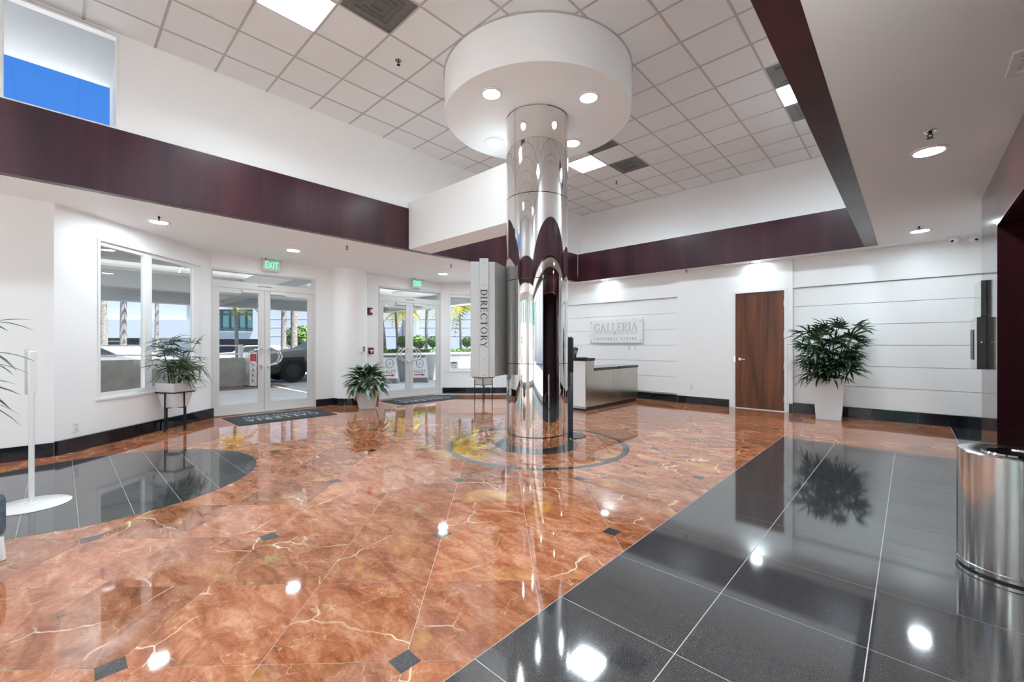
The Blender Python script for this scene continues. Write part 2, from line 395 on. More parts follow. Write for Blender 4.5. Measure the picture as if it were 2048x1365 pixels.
def clip(poly, hp):
    for (a, b, c) in hp:                      # keep a*x+b*y <= c
        out = []
        for i in range(len(poly)):
            p, q = poly[i], poly[(i + 1) % len(poly)]
            dp = a * p[0] + b * p[1] - c; dq = a * q[0] + b * q[1] - c
            if dp <= 0: out.append(p)
            if (dp < 0 < dq) or (dq < 0 < dp):
                t_ = dp / (dp - dq); out.append((p[0] + (q[0] - p[0]) * t_, p[1] + (q[1] - p[1]) * t_))
        poly = out
        if len(poly) < 3: return []
    # drop duplicate points
    res = []
    for p in poly:
        if not res or (abs(p[0] - res[-1][0]) + abs(p[1] - res[-1][1])) > 1e-5: res.append(p)
    return res if len(res) >= 3 else []
def area(p): return abs(sum(p[i][0] * p[(i + 1) % len(p)][1] - p[(i + 1) % len(p)][0] * p[i][1] for i in range(len(p)))) / 2
def cent(p): return (sum(q[0] for q in p) / len(p), sum(q[1] for q in p) / len(p))

# text: sans (built-in font) and a stroked serif
def sans(txt, size, depth=0.004):
    cu = bpy.data.curves.new('txt', 'FONT'); cu.body = txt; cu.size = size; cu.extrude = depth / 2; cu.align_x = 'CENTER'; cu.align_y = 'CENTER'; cu.resolution_u = 3
    o = bpy.data.objects.new('txt', cu); C.objects.link(o)
    dg = bpy.context.evaluated_depsgraph_get(); dg.update()
    me = bpy.data.meshes.new_from_object(o.evaluated_get(dg)); bpy.data.objects.remove(o); bpy.data.curves.remove(cu); me.materials.clear(); return me
def basis(origin, xd, yd):
    x = Vector(xd).normalized(); y = Vector(yd).normalized(); z = x.cross(y)
    m = Matrix((x, y, z)).transposed().to_4x4(); m.translation = Vector(origin); return m
TK, TN = 0.15, 0.065
def _line(mb, x0, y0, x1, y1, w, d):
    a = math.atan2(y1 - y0, x1 - x0); L_ = math.hypot(x1 - x0, y1 - y0)
    mt = Matrix.Translation((x0, y0, 0)) @ Matrix.Rotation(a, 4, 'Z'); mb.box((0, -w / 2, 0), (L_, w / 2, d), mt)
def _arc(mb, cx, cy, rx, ry, a0, a1, wt, wn_, d, n=16):
    for i in range(n):
        t0 = R(a0 + (a1 - a0) * i / n); t1 = R(a0 + (a1 - a0) * (i + 1) / n)
        pts = []
        for t_ in (t0, t1):
            w = wn_ + (wt - wn_) * abs(math.cos(t_))
            ox, oy = math.cos(t_), math.sin(t_)
            pts.append((cx + rx * ox, cy + ry * oy)); pts.append((cx + (rx - w) * ox, cy + (ry - min(w, wn_ * 1.2)) * oy))
        mb.prism([pts[0], pts[2], pts[3], pts[1]], 0, d)
def serif(ch, d):
    mb = MB(); l = lambda *a: _line(mb, *a, d); sf = lambda x, y, w=0.30: _line(mb, x - w / 2, y, x + w / 2, y, 0.05, d)
    if ch == 'I': l(.15, 0, .15, 1, TK); sf(.15, .025); sf(.15, .975); w = .3
    elif ch == 'D': l(.17, 0, .17, 1, TK); sf(.15, .025); sf(.15, .975); _arc(mb, .3, .5, .47, .5, -90, 90, TK, TN, d); l(.17, .967, .32, .967, TN); l(.17, .033, .32, .033, TN); w = .78
    elif ch in 'RP':
        l(.17, 0, .17, 1, TK); sf(.15, .025); sf(.15, .975); _arc(mb, .32, .74, .28, .26, -90, 90, TK * .9, TN, d); l(.17, .967, .34, .967, TN); l(.17, .51, .34, .51, TN)
        w = .62
        if ch == 'R': l(.32, .5, .66, .02, TK * .85); sf(.7, .025, .14); w = .72
    elif ch == 'E': l(.17, 0, .17, 1, TK); sf(.12, .025, .2); sf(.12, .975, .2); l(.1, .967, .58, .967, TN); l(.1, .033, .62, .033, TN); l(.17, .51, .48, .51, TN); l(.57, .84, .57, 1, .05); l(.60, 0, .60, .17, .05); l(.48, .42, .48, .6, .05); w = .64
    elif ch == 'L': l(.17, 0, .17, 1, TK); sf(.15, .975); l(.05, .033, .58, .033, TN); l(.57, 0, .57, .18, .05); w = .6
    elif ch == 'T': l(.34, 0, .34, 1, TK); sf(.34, .025); l(.02, .967, .66, .967, TN); l(.04, .82, .04, 1, .05); l(.64, .82, .64, 1, .05); w = .68
    elif ch == 'O': _arc(mb, .42, .5, .42, .52, 0, 360, TK, TN, d, 28); w = .84
    elif ch in 'CG':
        _arc(mb, .42, .5, .42, .52, 42, 318, TK, TN, d, 24); l(.73, .72, .73, .95, .05); w = .76
        if ch == 'G': l(.70, .08, .70, .42, TK * .8); sf(.70, .42, .26); w = .84
        else: l(.73, .08, .73, .25, .05)
    elif ch == 'A': l(.06, .02, .36, .98, TN); l(.36, .98, .68, .02, TK); l(.19, .34, .54, .34, TN); sf(.07, .025, .2); sf(.67, .025, .24); w = .76
    elif ch == 'Y': l(.06, .96, .36, .45, TK * .9); l(.36, .45, .64, .96, TN); l(.36, 0, .36, .47, TK); sf(.36, .025); sf(.06, .975, .2); sf(.64, .975, .2); w = .70
    elif ch == 'N': l(.12, 0, .12, 1, TN); l(.12, .97, .64, .03, TK); l(.64, 0, .64, 1, TN); sf(.12, .025, .2); sf(.09, .975, .16); sf(.64, .975, .2); w = .76
    elif ch == 'X': l(.08, .96, .6, .04, TK); l(.6, .96, .08, .04, TN); w = .7
    else: w = .4
    return mb, w
_let = {}
def word(txt, h, mtx, m, parent, depth=0.006, gap=0.16, name='letter', total=None):
    ws = [serif(c, 1)[1] if c != ' ' else .45 for c in txt]; tot = sum(ws) + gap * (len(txt) - 1)
    sx = h if total is None else total / tot
    x = -tot / 2
    for c, w in zip(txt, ws):
        if c != ' ':
            key = (c, round(h, 4), round(sx, 4), m)
            if key not in _let:
                mb, _ = serif(c, 1.0); _let[key] = mb.mesh('letter_' + c, m, mtx=Matrix.Diagonal((sx, h, depth, 1)), clean=False)
            o = link(name, _let[key], parent); o.matrix_local = mtx @ Matrix.Translation((x * sx, -h / 2, 0))
        x += w + gap
def put(me, mtx, name, m, parent):
    me.materials.append(M[m]); o = link(name, me, parent); o.matrix_local = mtx; return o

ZS, ZC = 3.08, 4.93
XL, YB = -6.60, 9.66            # atrium band faces (left, back)
XB = -9.50                      # door wall of the bay
CC = Vector((-3.713, 4.456, 0)) # mirror column

# ================================================================== FLOOR
floor = struct('floor', 'polished lobby floor of orange marble and black granite tiles')
MB().box((-9.6, -4.6, -0.12), (.8, 10.1, -0.0012)).box((.8, 2.1, -0.12), (3.1, 10.1, -0.0012)).obj('screed', 'joint_light', floor)
T = 0.609; q2 = math.sqrt(0.5); g = 0.0014
bounds = [(-1, 0, 9.53), (1, 0, -1.366), (0, -1, 4.5), (0, 1, 10.02)]
bay = [(-1, -1, 7.62), (-1, 1, 16.85)]
U0, V0 = -0.40, 1.823
tiles = []
for i in range(-14, 14):
    for j in range(-8, 16):
        u0 = U0 + i * T; v0 = V0 + j * T
        sq = [(u0 + g, v0 + g), (u0 + T - g, v0 + g), (u0 + T - g, v0 + T - g), (u0 + g, v0 + T - g)]
        xy = [((u - v) * q2, (u + v) * q2) for u, v in sq]
        cx_, cy_ = cent(xy)
        for reg in (bounds, [(-1, 0, 1.362), (1, 0, 0.486), (0, -1, -7.234), (0, 1, 10.02)]):
            hp = list(reg)
            if reg is bounds: hp += bay if cy_ > -0.05 else [(-1, 0, 7.62)]
            p = clip(xy, hp)
            if p and area(p) > 0.002: tiles.append(p)
def vis(p):
    c = Vector((*cent(p), 0)); d = c.dot(FW); u = c.dot(RT)
    return (d > 0.4 and abs(u / d) < 1.35, -area(p) / max(d, .3) ** 2)
tiles.sort(key=lambda p: (not vis(p)[0], vis(p)[1]))
def tile_obj(p, name, m, z0=-0.010, z1=0.0):
    c = cent(p); o = MB().prism([(a - c[0], b - c[1]) for a, b in p], z0, z1).obj(name, m, floor); o.location = (c[0], c[1], 0); return o
for p in tiles[:290]: tile_obj(p, 'marble_tile', 'marble')
rest = MB()
for p in tiles[290:]: rest.prism(p, -0.010, 0)
o = rest.obj('marble_tile_remainder', 'marble', floor); o['kind'] = 'stuff'
# black square insets where the marble joints cross
for i in range(-10, 10):
    for j in range(-6, 10):
        u, v = U0 + i * 2 * T, V0 + j * 2 * T; x, y = (u - v) * q2, (u + v) * q2
        if not (-9.2 < x < -1.45 and -3 < y < 9.9) and not (-1.3 < x < 0.35 and 7.35 < y < 9.9): continue
        if x + y < -7.4 or y - x > 16.5: continue
        if (Vector((x, y, 0)) - CC).length < 1.35 or math.hypot(x + 5.82, y - 0.25) < 1.42: continue
        a = 0.049; tile_obj([(x - a, y - a), (x + a, y - a), (x + a, y + a), (x - a, y + a)], 'inset_tile', 'granite', -0.004, 0.0008)
# black granite field on the right (and on into the lift lobby, and to the back wall beside the pier)
gt = []
xs = [-1.364, -0.750, -0.136, 0.478, 1.092, 1.706, 2.32, 2.934]
ys = [-4.6 + 0] + [2.457 + 0.618 * k for k in range(-11, 8)] + [7.232]
ys = sorted(y for y in ys if y <= 7.232)
for a in range(len(xs) - 1):
    for b in range(len(ys) - 1):
        if xs[a] > .6 and ys[b] < 2.0: continue
        gt.append((xs[a], ys[b], xs[a + 1], ys[b + 1]))
for b in range(5): gt.append((0.490, 7.236 + b * 0.57, 1.2, 7.236 + (b + 1) * 0.57 - 0.004))
for x0, y0, x1, y1 in gt:
    k = 0.0022; tile_obj([(x0 + k, y0 + k), (x1 - k, y0 + k), (x1 - k, y1 - k), (x0 + k, y1 - k)], 'granite_tile', 'granite')
# black granite roundel on the left, of narrow tiles
rc = (-5.82, 0.25); rr_ = 1.34
circ = [(math.cos(R(7.5 * i + 3.75)), math.sin(R(7.5 * i + 3.75)), math.cos(R(7.5 * i + 3.75)) * rc[0] + math.sin(R(7.5 * i + 3.75)) * rc[1] + rr_) for i in range(48)]
for b in range(-6, 6):
    for a in range(-3, 3):
        y0 = 0.407 + 0.31 * b; x0 = -5.75 + 0.62 * a + (0.31 if b % 2 else 0)
        k = 0.0013; p = clip([(x0 + k, y0 + k), (x0 + .62 - k, y0 + k), (x0 + .62 - k, y0 + .31 - k), (x0 + k, y0 + .31 - k)], circ)
        if p and area(p) > 0.001: tile_obj(p, 'granite_tile', 'granite', -0.004, 0.0009)
MB().disc(rc, rr_ + .002, 0.0005, 64, True).obj('roundel_joint', 'joint_light', floor)
# rings about the mirror column
def arcseg(r0, r1, a0, a1, n=10):
    return [(CC.x + r0 * math.cos(a0 + (a1 - a0) * i / n), CC.y + r0 * math.sin(a0 + (a1 - a0) * i / n)) for i in range(n + 1)] + \
           [(CC.x + r1 * math.cos(a1 - (a1 - a0) * i / n), CC.y + r1 * math.sin(a1 - (a1 - a0) * i / n)) for i in range(n + 1)]
for k in range(12):
    a0 = 2 * math.pi * k / 12; a1 = a0 + 2 * math.pi / 12 - 0.0016
    c = MB()
    pts = arcseg(1.135, 1.22, a0, a1)
    n = 11
    for i in range(10): c.prism([pts[i], pts[2 * n - 1 - i], pts[2 * n - 2 - i], pts[i + 1]], -0.004, 0.0009)
    c.obj('ring_tile', 'granite', floor)
MB().disc(CC, 0.563, 0.0009, 64, True, 0.40).obj('ring_tile', 'granite', floor)

# ================================================================== CEILING (tile grid)
ceil = struct('ceiling', 'suspended ceiling of square white acoustic tiles')
gx = [-6.70] + [-1.377 - 0.5987 * k for k in range(8, -1, -1)] + [-0.778, -0.48]
gy = [-3.10] + [1.994 + 0.6056 * k for k in range(-8, 14)] + [9.96]
drumR = 1.246
LIGHT = {(-4.969, 1.388), (-4.969, 6.839), (-1.377, 6.839), (-1.377, 1.388), (-4.969, -1.640), (-1.377, -1.640)}  # last two are unseen, added behind the camera for brightness
VENT = {(-4.370, 1.994), (-4.370, 7.444), (-1.377, 7.444), (-1.377, 6.233), (-4.370, 6.233)}
def inset(s, x, y): return any(abs(x - a) < .05 and abs(y - b) < .05 for a, b in s)
cells_light = []; cells_vent = []; cached = {}
for a in range(len(gx) - 1):
    for b in range(len(gy) - 1):
        x0, x1, y0, y1 = gx[a], gx[a + 1], gy[b], gy[b + 1]; w, d = x1 - x0, y1 - y0
        if all((Vector((x, y, 0)) - CC).length < drumR - .05 for x in (x0, x1) for y in (y0, y1)): continue
        if inset(LIGHT, x0, y0): cells_light.append((x0, y0, x1, y1)); continue
        if inset(VENT, x0, y0): cells_vent.append((x0, y0, x1, y1)); continue
        key = (round(w, 3), round(d, 3)); k = 0.011
        if key not in cached: cached[key] = MB().box((k, k, 0.0), (w - k, d - k, 0.018)).mesh('ceiling_tile', 'tile_c', bevel=0.0025)
        o = link('ceiling_tile', cached[key], ceil); o.location = (x0, y0, ZC + 0.004)
gm = MB()
for x in gx[1:]: gm.box((x - .0115, gy[0], ZC), (x + .0115, gy[-1], ZC + .03))
for y in gy[1:]: gm.box((gx[0], y - .0115, ZC + .0006), (gx[-1], y + .0115, ZC + .03))
gm.obj('ceiling_grid', 'grid', ceil)
MB().box((-6.8, -3.3, ZC + .26), (-.3, 10.2, ZC + .4)).obj('roof_deck', 'wall', ceil)

for k, (x0, y0, x1, y1) in enumerate(cells_light):
    cx_, cy_ = (x0 + x1) / 2, (y0 + y1) / 2
    t = thing('ceiling_light', 'square recessed ceiling light', 'ceiling light', (cx_, cy_, ZC), 0, 'square ceiling lights')
    w, d = (x1 - x0) / 2, (y1 - y0) / 2
    f = MB()
    for s_ in (-1, 1):
        f.box((s_ * w * .97 - .012, -d + .012, -.003), (s_ * w * .97 + .004, d - .012, .02)); f.box((-w + .012, s_ * d * .97 - .01, -.003), (w - .012, s_ * d * .97 + .004, .02))
    f.obj('light_frame', 'trim', t)
    rz_ = .07 if cy_ > 3 else .23
    f = MB()
    for s_ in (-1, 1): f.box((s_ * (w - .02), -d + .02, .006), (s_ * (w - .012), d - .02, rz_)); f.box((-w + .02, s_ * (d - .02), .006), (w - .02, s_ * (d - .012), rz_))
    f.obj('reflector', 'white_gloss', t)
    MB().box((-w + .02, -d + .02, rz_ - .015), (w - .02, d - .02, rz_)).obj('diffuser', 'lamp_panel', t)
    near = cy_ < 3
    t['label'] = {(-1.1, 1.7): 'square lit ceiling panel above the frame beside the dark right-hand beam', (-4.7, 1.7): 'square lit ceiling panel at the top edge, near the clerestory window', (-4.7, 7.1): 'square lit ceiling panel seen just right of the column below the drum', (-1.1, 7.1): 'square lit ceiling panel cut off by the dark right-hand beam'}.get((round(cx_, 1), round(cy_, 1))) or ('square lit panel added in the ceiling behind the camera for brightness, %s' % ('left' if cx_ < -3 else 'right') if cy_ < 0 else 'square lit ceiling panel above the frame beside the dark right-hand beam')
vl = {(-4.370, 1.994): 'grey square air vent beside the lit panel at the top edge', (-4.370, 7.444): 'grey square air vent right of the column, beside a lit panel', (-1.377, 7.444): 'grey square air vent at the right beam, farther side of the lit panel', (-1.377, 6.233): 'grey square air vent at the right beam, nearer side of the lit panel', (-4.370, 6.233): 'grey square air vent half hidden behind the white ceiling drum'}
for (x0, y0, x1, y1) in cells_vent:
    lab = [v for k, v in vl.items() if abs(k[0] - x0) < .05 and abs(k[1] - y0) < .05][0]
    t = thing('ceiling_vent', lab, 'air vent', ((x0 + x1) / 2, (y0 + y1) / 2, ZC), 0, 'ceiling air vents')
    w, d = (x1 - x0) / 2 - .012, (y1 - y0) / 2 - .012
    MB().box((-w, -d, .006), (w, d, .02)).obj('vent_plate', 'vent', t)
    f = MB()
    for s_ in (-1, 1): f.box((s_ * (w - .012), -d, -.002), (s_ * w, d, .012)); f.box((-w + .012, s_ * (d - .012), -.002), (w - .012, s_ * d, .012))
    f.obj('vent_frame', 'vent', t)
    for r_ in (0.07, 0.13, 0.19):
        sl = MB()
        for s_ in (-1, 1):
            sl.box((-r_, s_ * r_ - .006, -.008), (r_, s_ * r_ + .006, .006)); sl.box((s_ * r_ - .006, -r_, -.008), (s_ * r_ + .006, r_, .006))
        sl.obj('louvre', 'vent', t)

# drum round the column head
drum = thing('ceiling_drum', 'large white cylindrical drum hung round the mirror column head', 'ceiling drum', (CC.x, CC.y, 4.40))
MB().lathe([(drumR - .004, 0.0), (drumR, .006), (drumR, .545), (drumR - .02, .545)], n=96).obj('drum_side', 'wall', drum)
MB().lathe([(0.415, 0.012), (drumR - .006, 0.002), (drumR - .004, .012)], n=96).obj('drum_soffit', 'wall', drum)
MB().lathe([(drumR + .012, .518), (drumR + .012, .53), (drumR, .53), (drumR, .518), (drumR + .012, .518)], n=96).obj('trim_ring', 'grid', drum)

# ================================================================== SOFFITS, BANDS, WALLS
def slab(name, poly, z0, z1, m, label=None, parent=None):
    o = MB().prism(poly, z0, z1).obj(name, m, parent)
    if parent is None: st(o, label)
    return o
zt = ZS + .16
slab('soffit', [(-9.66, 1.93), (-7.75, -.05), (-7.75, -4.6), (XL - .1, -4.6), (XL - .1, 10.15), (-7.75, 10.15), (-7.75, 9.28), (-9.66, 7.3)], ZS, zt, 'soffit', 'low white soffit above the glass entrance bay')
slab('soffit', [(XL - .1, YB + .005), (2.6, YB + .005), (2.6, 10.15), (XL - .1, 10.15)], ZS, zt, 'soffit', 'low white soffit along the back wall')
slab('soffit', [(-.40, -2.4), (.82, -2.4), (.82, 7.4), (2.6, 7.4), (2.6, YB), (-.40, YB)], ZS, zt, 'soffit', 'low white soffit on the right above the black floor')
slab('soffit', [(XL + .05, -4.6), (.82, -4.6), (.82, -2.4), (XL + .05, -2.4)], ZS, zt, 'soffit', 'low white soffit behind the camera')
ZB = 3.82
def band(name, a, b, m, lab):
    o = MB().box((*a, ZS - .004), (*b, ZB)).obj(name, m, None, bevel=.004); st(o, lab); return o
band('trim_1', (XL - .12, -2.4), (XL, YB), 'maroon', 'maroon band along the left side of the atrium')
band('trim_2', (XL, YB), (-.40, YB + .025), 'maroon', 'maroon band along the back of the atrium')
band('trim_3', (-.583, -2.2), (-.40, YB), 'maroon', 'dark band along the right side of the atrium')
band('trim_4', (XL, -2.4), (-.40, -2.2), 'maroon', 'maroon band closing the near end of the atrium')
# upper atrium walls
w = MB(); cw0, cw1 = -1.9, 0.47
w.box((XL - .16, -2.5, ZB), (XL - .03, cw0, ZC + .3)); w.box((XL - .16, cw1, ZB), (XL - .03, 10.05, ZC + .3)); w.box((XL - .16, cw0, ZC - .02), (XL - .03, cw1, ZC + .3))
st(w.obj('wall_left', 'wall'), 'white upper wall above the left maroon band')
st(MB().box((XL - .1, YB + .026, ZB - .03), (-.2, 9.9, ZB - .002)).box((XL - .1, 9.87, ZB - .03), (-.2, 10.02, ZC + .3)).obj('wall_back', 'wall'), 'white upper wall above the back maroon band')
st(MB().box((-.48, -2.5, ZB), (-.40, 9.9, ZC + .3)).obj('wall_right', 'wall'), 'white upper wall above the dark right band')
st(MB().box((XL - .1, -2.5, ZB), (-.4, -2.38, ZC + .3)).obj('wall_front', 'wall'), 'white upper wall behind the camera')
# white beam from the left band to the column
st(MB().box((XL, 4.31, ZS), (CC.x - .2, 4.80, 3.93)).obj('trim_5', 'wall', bevel=.004), 'white beam running from the left band to the mirror column')

# clerestory window
win = struct('window_1', 'clerestory window above the left maroon band, blue sky outside')
f = MB()
for y in (cw1 - .03, -0.42, cw0): f.box((XL - .12, y, ZB), (XL - .02, y + .03, ZC - .02))
f.box((XL - .12, cw0, ZC - .055), (XL - .02, cw1, ZC - .02)); f.box((XL - .12, cw0, ZB), (XL - .02, cw1, ZB + .02))
f.obj('window_frame', 'trim', win)
for a, b in ((-.39, cw1 - .03), (cw0 + .03, -.42)): MB().box((XL - .085, a, ZB + .02), (XL - .079, b, ZC - .055)).obj('pane', 'glass', win)
o = MB().box((XL - .06, -.3, ZC - .035), (XL - .0, .36, ZC - .022)).obj('blind_rail', 'alum', win)
ov = st(MB().box((-8.05, -3.0, 4.90), (XL - .17, .62, 5.25)).box((-8.05, .47, 3.3), (XL - .17, .62, 4.90)).obj('trim_6', 'overhang'), 'white roof overhang and fin wall outside the clerestory')
st(MB().box((-9.9, -6, ZS + .18), (XL - .17, 13, 3.45)).obj('roof', 'canopy'), 'white flat roof over the entrance bay')

def wall_seg(name, a, b, z1, openings, m='wall', th=.14, side=1, label=None):
    """wall from plan point a to b, its room face on the line; openings (s0,s1,z0,z1) in metres along it"""
    a = Vector((*a, 0)); b = Vector((*b, 0)); d = (b - a).normalized(); L_ = (b - a).length
    n = Vector((-d.y, d.x, 0)) * side
    mtx = Matrix(((d.x, n.x, 0, a.x), (d.y, n.y, 0, a.y), (0, 0, 1, 0), (0, 0, 0, 1)))
    mb = MB(); s = 0.0
    for (s0, s1, za, zb) in sorted(openings):
        if s0 > s: mb.box((s, 0, 0), (s0, th, z1), mtx)
        if za > 0: mb.box((s0, 0, 0), (s1, th, za), mtx)
        if zb < z1: mb.box((s0, 0, zb), (s1, th, z1), mtx)
        s = s1
    if s < L_: mb.box((s, 0, 0), (L_, th, z1), mtx)
    o = mb.obj(name, m); st(o, label); return o, mtx
# bay: direction chosen so that +n points outwards
A0, A1, A2, A3, A4 = (-7.6, -.05), (XB, 1.93), (XB, 7.30), (-7.6, 9.20), (-7.6, 10.1)
wall_seg('wall_left', (-7.6, -4.6), A0, ZS + .02, [], side=1, label='white wall at the far left, below the soffit')
w1o, MW1 = wall_seg('wall_left', A0, A1, ZS + .02, [(.546, 2.50, .63, 2.80)], side=1, label='white angled wall holding the large two-pane window')
wdo, MWD = wall_seg('wall_left', A1, A2, ZS + .02, [(0.0, 1.90, 0, 2.80), (3.42, 5.32, 0, 2.82)], side=1, label='white wall holding the two pairs of glass doors')
w2o, MW2 = wall_seg('wall_left', A2, A3, ZS + .02, [(.165, 1.9, .63, 2.79)], side=1, label='white angled wall with the window behind the directory')
wall_seg('wall_left', A3, A4, ZS + .02, [], side=1, label='short white wall at the left end of the back wall')
# round pilaster between the doors
st(MB().lathe([(.37, 0), (.37, ZS)], (XB + .02, 4.615, 0), 48).obj('wall_column', 'wall'), 'white half-round pilaster between the two glass doors')

# baseboards (polished black stone)
def base_seg(a, b, h=.155, th=.022, z0=0.0, name='baseboard_left', side=-1, lab=None):
    a = Vector((*a, 0)); b = Vector((*b, 0)); d = (b - a).normalized(); n = Vector((-d.y, d.x, 0)) * side; L_ = (b - a).length
    mtx = Matrix(((d.x, n.x, 0, a.x), (d.y, n.y, 0, a.y), (0, 0, 1, 0), (0, 0, 0, 1)))
    k = max(1, round(L_ / .62)); root = struct(name, lab)
    for i in range(k): MB().box((L_ * i / k + .001, 0, z0), (L_ * (i + 1) / k - .001, th, h), mtx).obj('stone_piece', 'gloss_black', root, bevel=.002)
base_seg((-7.6, -4.5), A0, .165, lab='black stone baseboard at the far left'); base_seg(A0, A1, .175, .05, lab='black stone baseboard under the large window')
base_seg((XB, 3.84), (XB, 4.25), lab='black stone baseboard left of the pilaster'); base_seg((XB, 4.98), (XB, 5.33), lab='black stone baseboard right of the pilaster'); base_seg(A2, A3, .165, lab='black stone baseboard under the window behind the directory'); base_seg(A3, A4, lab='black stone baseboard of the short left return')
o = struct('baseboard_left', 'curved black stone baseboard of the round pilaster')
for k in range(4): MB().lathe([(.372, 0), (.395, 0), (.395, .155), (.372, .155)], (XB + .02, 4.615, 0), 8, R(-90 + 45 * k + .3), R(-45 + 45 * k - .3)).obj('stone_piece', 'gloss_black', o)

# back wall: panelled recess / proud door section / panelled recess
wb = struct('wall_back', 'white back wall with horizontal panels either side of the walnut door')
MB().box((-7.7, 10.10, 0), (2.7, 10.22, ZS + .02)).obj('wall_core', 'wall', wb)
ds = MB(); dx0, dx1, dzt = -2.80, -1.79, 2.505
ds.box((-4.01, 9.98, 0), (dx0, 10.10, ZS)); ds.box((dx1, 9.98, 0), (-1.70, 10.10, ZS)); ds.box((dx0, 9.98, dzt), (dx1, 10.10, ZS)); ds.obj('door_bay', 'wall', wb)
for x0, x1 in ((-7.6, -4.01), (-1.70, 2.6)):
    MB().box((x0, 10.02, 2.495), (x1, 10.10, ZS)).obj('fascia_panel', 'panel', wb, bevel=.003)
    zs = [2.489, 2.115, 1.728, 1.345, .962, .585, .19]
    for k in range(6): MB().box((x0 + .004, 10.065, zs[k + 1] + .004), (x1 - .004, 10.10, zs[k] - .004)).obj('wall_panel', 'panel', wb, bevel=.004)
base_seg((-7.6, 10.06), (-4.01, 10.06), .165, .03, name='baseboard_back', lab='black stone baseboard below the plate sign and desk'); base_seg((-4.0, 9.98), (-2.87, 9.98), .165, .022, name='baseboard_back', lab='black stone baseboard left of the walnut door')
base_seg((-1.70, 9.98), (-1.76, 9.98), .18, .022, name='baseboard_back', side=1, lab='short black stone baseboard right of the walnut door'); base_seg((-1.70, 10.06), (2.5, 10.06), .19, .03, name='baseboard_back', lab='black stone baseboard behind the tall white planter')

# right side: glossy maroon portal to the lift lobby
wr = struct('wall_right', 'glossy maroon portal wall at the right edge')
XR = .62
MB().box((XR, 6.235, 0), (XR + .2, 7.46, ZS)).obj('lacquer_panel', 'maroon_gloss', wr)
MB().box((XR, 4.0, 2.52), (XR + .2, 6.232, ZS)).obj('lacquer_panel', 'maroon_gloss', wr); MB().box((XR, 2.2, 2.52), (XR + .2, 3.998, ZS)).obj('lacquer_panel', 'maroon_gloss', wr)
for y0, y1 in ((-4.5, -4.2), (1.9, 2.2)): MB().box((XR + .08, y0, 0), (XR + .2, y1, ZS)).obj('lacquer_panel', 'maroon_gloss', wr)
MB().box((XR + .08, -4.2, 2.9), (XR + .2, 1.9, ZS)).obj('lacquer_panel', 'maroon_gloss', wr)
t = struct('window_6', 'unseen tall glazing added on the right-hand wall to light the soffit'); f = MB()  # unseen glazing, added so outdoor light reaches the right soffit
f.box((XR + .1, -4.2, 0), (XR + .18, 1.9, .12)); f.box((XR + .1, -4.2, 2.85), (XR + .18, 1.9, 2.9))
for i in range(5): f.box((XR + .1, -4.2 + 1.5125 * i, 0), (XR + .18, -4.15 + 1.5125 * i, 2.9))
f.obj('window_frame', 'alum', t)
for i in range(4): MB().box((XR + .137, -4.15 + 1.5125 * i, .12), (XR + .143, -2.6875 + 1.5125 * i, 2.85)).obj('pane', 'glass', t)
st(MB().box((XR + .2, -6.0, ZS + .02), (2.6, 2.1, 3.45)).obj('roof', 'canopy'), 'unseen overhang added to keep direct sun off the side glazing')  # overhang out of view, added to block direct sun
MB().box((XR - .004, 2.2, 2.512), (XR + .01, 6.235, 2.522)).obj('edge_strip', 'steel', wr)
MB().box((XR + .2, 7.40, 0), (2.6, 7.46, ZS)).obj('pier_end', 'wall', wr)
st(MB().box((2.6, 7.4, 0), (2.7, 10.1, ZS)).obj('wall_right', 'wall'), 'white end wall of the passage on the right')
wl = struct('wall_right', 'dark maroon lift lobby walls inside the portal')
MB().box((XR + .2, 6.235, 0), (3.1, 6.33, 2.6)).obj('reveal_panel', 'maroon', wl); MB().box((3.0, 2.1, 0), (3.1, 6.235, 2.6)).obj('reveal_panel', 'maroon', wl)
MB().box((XR + .2, 2.1, 0), (3.1, 2.2, 2.6)).obj('reveal_panel', 'maroon', wl); MB().box((XR + .2, 2.2, 2.52), (3.1, 6.235, 2.6)).obj('lobby_ceiling', 'maroon', wl)
# near wall behind the camera
WF = [(-7.3, -3.45), (-1.75, .45)]
w = MB(); px_ = -7.75
for a, b in WF + [(.9, .9)]: w.box((px_, -4.7, 0), (a, -4.5, ZS)); px_ = b
for a, b in WF: w.box((a, -4.7, 2.9), (b, -4.5, ZS))
st(w.obj('wall_front', 'wall'), 'white wall behind the camera, with added glazing either side of a door')
for k, (a, b) in enumerate(WF):  # glazing added behind the camera to bring in soft daylight
    t = struct('window_%d' % (4 + k), 'unseen tall glazing added for daylight behind the camera, ' + ('left' if k == 0 else 'right') + ' of the walnut door'); n = 3 if k == 0 else 2; f = MB(); f.box((a, -4.64, 0), (b, -4.54, .12)); f.box((a, -4.64, 2.85), (b, -4.54, 2.9))
    for i in range(n + 1):
        x = a + (b - a - .05) * i / n; f.box((x, -4.64, 0), (x + .05, -4.54, 2.9))
    f.obj('window_frame', 'alum', t)
    for i in range(n): MB().box((a + (b - a - .05) * i / n + .05, -4.596, .12), (a + (b - a - .05) * (i + 1) / n, -4.59, 2.85)).obj('pane', 'glass', t)
st(MB().box((-8.5, -6.0, ZS + .02), (1.2, -4.5, 3.45)).obj('roof', 'canopy'), 'unseen overhang added to keep direct sun off the rear glazing')  # added out of view, stops sun entering the rear glazing

